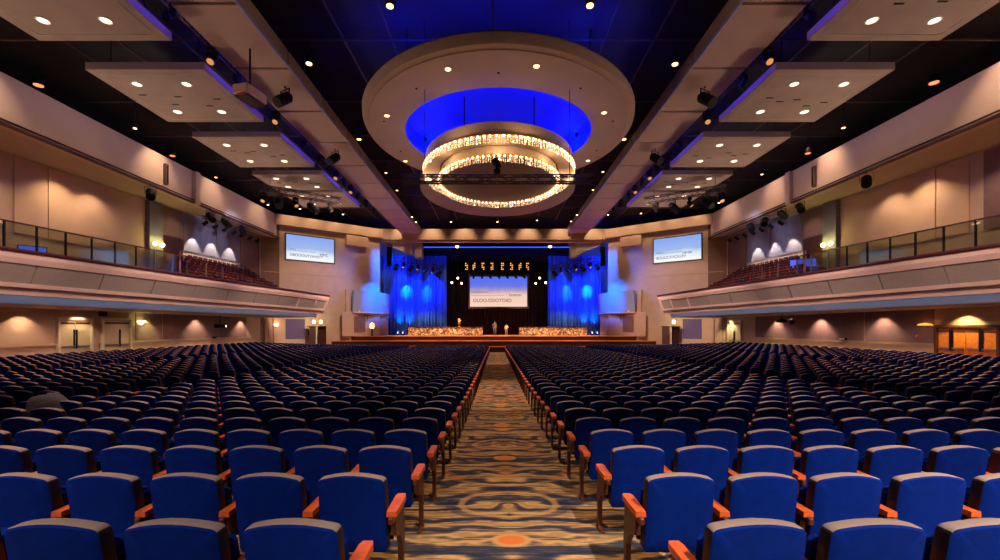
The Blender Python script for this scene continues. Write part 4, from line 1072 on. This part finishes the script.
o = mass.build('auditorium_seats', [M['seat_blue'], M['seat_trim'], M['wood_orange'], M['leg_bronze']], kind='stuff'); o['label'] = 'all the farther rows of blue seats filling the hall toward the stage'; o['category'] = 'seats'
# grey cloth over a seat
t = MB(); cx, cd = -7.72, 7.5; N = 20; rings = []
for j in range(9):
    v = j/8; 
    ring = []
    for i in range(N):
        a = 2*pi*i/N; rr = sin(v*pi/2)**.55; wob = 1+.06*sin(3*a+j)
        ring.append((cx+.31*rr*cos(a)*wob*(1+.15*v), cd+.07+.17*rr*sin(a)*wob, fz(cd)+.97-.36*v**2.2+.02*cos(a)))
    rings.append(ring)
vs = sum(rings, [])
t.add(vs, [[k*N+i,k*N+(i+1)%N,(k+1)*N+(i+1)%N,(k+1)*N+i] for k in range(8) for i in range(N)])
o = t.build('grey_cover', M['grey_cloth'], smooth=True); tag(o, 'rounded grey cloth cover draped over seat backs near the left edge', 'cover')
sm = o.modifiers.new('thickness','SOLIDIFY'); sm.thickness = .012

# ------------------------------------------------------------------ lights
WARM = (255,216,170)
# pools on the lower walls
for s, lst in ((-1,[(75,35,WARM),(143,60,(255,240,150)),(195,70,WARM),(240,70,WARM),(20,40,WARM)]),(1,[(778,70,WARM),(822,80,WARM),(885,70,WARM),(968,110,(255,224,140)),(733,70,(255,230,180))])):
    for px, pw, c in lst:
        d = (24.75+s*HX)*F/abs(px-496); v = 24.1
        lamp('SPOT', W(v,d,1.0,s), pw*5, c, W(24.5,d,-1.6,s), 108, .6, .05, 'wall_downlight')
# pools on balcony wall
for s in (-1,1):
    for d, pw in ((17.8,420),(26.9,640),(35.6,120)):
        lamp('SPOT', W(bw(d)-1.5,d,9.7,s), pw, WARM, W(bw(d)-.35,d,6.0,s), 100, .95, .1, 'balcony_downlight')
    for d, in ((37.8,),(40.0,),(42.3,)):
        lamp('SPOT', W(bw(d)-.8,d,8.4,s), 620, (255,238,215), W(bw(d)-.25,d,6.4,s), 62, .15, .03, 'scallop_light')
    for d in (33.6,34.25): lamp('POINT', W(bw(d)-.75,d,6.5,s), 45, (255,245,140), size=.15)
    lamp('SPOT', W(21,32,9.4,s), 700, (255,150,70), W(22.5,36,4,s), 55, .6, .2, 'tier_light')
    lamp('SPOT', W(bw(39)-4.5,38.5,9.4,s), 420, (205,210,255), W(bw(40.5),40.5,8.4,s), 84, .8, .2, 'tier_wall_fill')  # added spot, lifts the grey back wall behind the tiers
    # wash on bulkheads
    for d, pw in ((19.5,560),(30.5,520),(36.5,340),(43.5,520)):
        lamp('SPOT', W(21.6,d,13.2,s), pw, WARM, W(23.5,d+.3,10.6,s), 84, .9, .1, 'bulkhead_wash')
    for d in (6,13,19,25,31,37,43): lamp('SPOT', W(19.0,d,11.6,s), 170, (255,220,190), W(23.5,d,11.0,s), 120, 1., .2, 'bulkhead_fill')
    # added fill above the balcony rim, brightens ceiling, panels and beams
    for d in (8,16,24,32,40):
        lamp('SPOT', W(pv(d)-.3,d,4.6,s), 850, (255,220,208), W(12.5,d,13.6,s), 112, .8, .3, 'ceiling_fill')
    for d in (8,17,26,35,43):
        lamp('SPOT', W(9.0,d-2,11.6,s), 8500, (255,216,196), W(pv(d),d,2.5,s), 46, .9, .15, 'parapet_fill')  # added spots to brighten the balcony fronts, no fixtures modelled
    for d in (13,18,23,29):
        lamp('SPOT', W(25.6,d,9.6,s), 480, (255,214,175), W(25.4,d,2.3,s), 118, .8, .1, 'balcony_house_light')
    for d in (9,13,17,21,25,29,33,37,41,45):
        lamp('SPOT', W(22.4 if d < 40 else 20.5,d,1.0,s), 150, (255,205,180), W(23.4 if d < 40 else 21.5,d,-2,s), 130, .9, .1, 'under_balcony_fill')  # added ambient fill for the wall under the balcony
    # cove of the balcony front
    lamp('AREA', W(pv(22)+.85,22,1.40,s), 30, (120,180,245), W(pv(22)+2.2,22,.7,s), sx=.1, sy=44, name='cove').rotation_euler = (R(0), R(s*-35), R(s*6.7))
    # blue light beside the panels
    for d0,d1 in PD:
        lamp('AREA', W(11.35,(d0+d1)/2,11.3,s), 34, (50,36,255), W(12.6,(d0+d1)/2,10.9,s), sx=.15, sy=d1-d0-.4, name='blue_fixture').rotation_euler = (0, R(-s*72), 0)
    for d in (14.5,21,27.5,33):
        lamp('POINT', W(14.2,d,12.7,s), 22, (30,30,255), size=.2, name='blue_fixture')
    # stage wall wash, violet and warm
    a = AWp(7,6); lamp('SPOT', W(8,40,11.4,s), 8000, (255,214,190), W(*AWp(5,0),2.0,s), 50, .7, .2, 'side_wall_wash')
    lamp('SPOT', W(11,54.4,9,s), 5000, (10,100,255), W(*AWp(12.8,0),7.5,s), 80, .8, .2, 'blue_edge')
    lamp('SPOT', W(11.0,51.5,6.0,s), 6500, (10,110,255), W(*BX(.55,0),3.3,s), 50, .7, .2, 'blue_box')
    # curtain
    for x, z, pw in ((12.2,5.2,3000),(9.2,5.0,3000)):
        lamp('SPOT', (.1+s*x,55.2,CZ+8.2), pw, (20,60,255), (.1+s*x,58.6,CZ+z), 70, .8, .1, 'curtain_blue')
    for x, z in ((12.0,4.9),(9.3,4.8)):
        lamp('SPOT', (.1+s*x,56.2,CZ+(6.4 if x > 11 else 8.0)), 5000, (10,140,255), (.1+s*x,58.6,CZ+z), 36 if x > 11 else 24, .9, .1, 'curtain_cyan')
    for x in (12.9,11.6):
        lamp('SPOT', (.1+s*x,57.5,CZ-.5), 800, (10,150,255), (.1+s*x,58.7,CZ+1.6), 34, .9, .1, 'curtain_foot')
    lamp('POINT', (.1+s*13.2,57.4,CZ+9.8), 160, (20,70,255), size=.3, name='fly_blue')
# ring recess blue and black ceiling above
for i in range(6):
    a = i*pi/3+.4; lamp('POINT', (RC[0]+4.55*cos(a), RC[1]+4.55*sin(a), CZ+11.0), 260, (0,24,255), size=.15, name='recess_blue')
for x, d in ((-4.2,19.6),(-2,18.3),(0,17.7),(2,18.3),(4.2,19.6)): lamp('SPOT', (x,d,CZ+11.5), 800, (10,20,255), (x*1.1,d+.6,CZ+13.6), 130, .7, .2, 'ceiling_blue')
lamp('AREA', (.2,57.6,CZ+10.3), 90, (10,50,255), (.2,58.6,CZ+10.2), sx=18, sy=.1, name='header_strip')
for x in (-15,-10,-5,0,5,10,15): lamp('SPOT', (x,47.2,CZ+9.9), 3600, (255,200,140), (x,51.2,CZ-1.6), 44, .9, .1, 'step_fill')  # added spots to brighten the stage steps, no fixtures modelled
for s in (-1,1):
    for q in (2.5,5,7.5,10,12.3): lamp('SPOT', W(*AWp(q,2.4),12.9,s), 300, (255,212,165), W(*AWp(q+.4,.6),11.4,s), 90, .9, .1, 'cornice_fill')  # added wash to lift the cornice brightness, no fixtures modelled
for x in (-12,-8,-4,0,4,8,12): lamp('SPOT', (x,53.2,CZ+12.9), 420, (255,210,165), (x,55.1,CZ+11.2), 84, .9, .1, 'header_downlight')
t = thing('light_strip', 'thin glowing blue light strip running under the stage header', 'light strip', (.1,57.2,CZ+10.5))
MB().bbox((0,.04,0),(19.2,.06,.16),.01).build('channel', M['black'], t); MB().cyl((-9.5,0,0),(9.5,0,0),.05,n=8).build('tube', M['blue_tube'], t)
# chandelier
for i in range(8):
    a = i*pi/4; lamp('POINT', (.08+3.7*cos(a), 24.3+4.3*sin(a), CZ+8.02), 26, (255,214,165), size=.15, name='chandelier_bulb')
for i in range(8):
    a = i*pi/4+.3; lamp('POINT', (.08+4.5*cos(a), 24.3+5.5*sin(a), CZ+8.1), 40, (255,214,165), size=.1, name='chandelier_bulb')
# downlights onto the seats
for x in (-9,-3.3,3.3,9):
    for d in (-5,):
        lamp('SPOT', (x,d,CZ+9), 3300 if x < 0 else 10000, (255,240,235), (x*.55,d+7.5,0), 30, .9, .15, 'house_light')
for d in (-1,2.5,6,10,14,18,22,26,30,34,38,42,46):
    for x in (-21,-14.4,-5.6,5.6,14.4,21):
        if d < 10 and abs(x) > 15: continue
        lamp('SPOT', (x,d,CZ+10.4), 2400 if d < 16 else 1800, (255,216,198), (x,d+.1,0), 42, .85, .15, 'house_light')
for d in (2,5.5,9,12.5,16,20,25,30,35,40,45): lamp('SPOT', (AX,d,CZ+10.2), 2800 if d < 12 else 5200, (255,214,165), (AX,d+2,0), 22, .8, .15, 'aisle_light')
# stage front
for x in (-9,-3,3,9): lamp('SPOT', (x,50.5,CZ+9.5), 15000, (255,216,170), (x,55.3,CZ-.8), 50, .7, .15, 'stage_front')

# ------------------------------------------------------------------ world, camera, view
w = bpy.data.worlds.new('dark'); SC.world = w; w.use_nodes = True
w.node_tree.nodes['Background'].inputs[0].default_value = (.02,.016,.014,1); w.node_tree.nodes['Background'].inputs[1].default_value = .3
cam = bpy.data.cameras.new('camera'); co = bpy.data.objects.new('camera', cam); COL.objects.link(co)
co.location = (0,0,CZ); co.rotation_euler = (pi/2,0,0)
cam.sensor_width = 36; cam.lens = 36*F/1000; cam.shift_x = .004; cam.shift_y = .048; cam.clip_end = 300; cam.clip_start = .05
SC.camera = co
vs_ = SC.view_settings; vs_.view_transform = 'Standard'; vs_.look = 'None'; vs_.gamma = 1; vs_.use_curve_mapping = False; vs_.exposure = 0.
try:
    SC.cycles.use_denoising = True; SC.cycles.max_bounces = 6; SC.cycles.diffuse_bounces = 4; SC.cycles.sample_clamp_indirect = 6
except Exception: pass
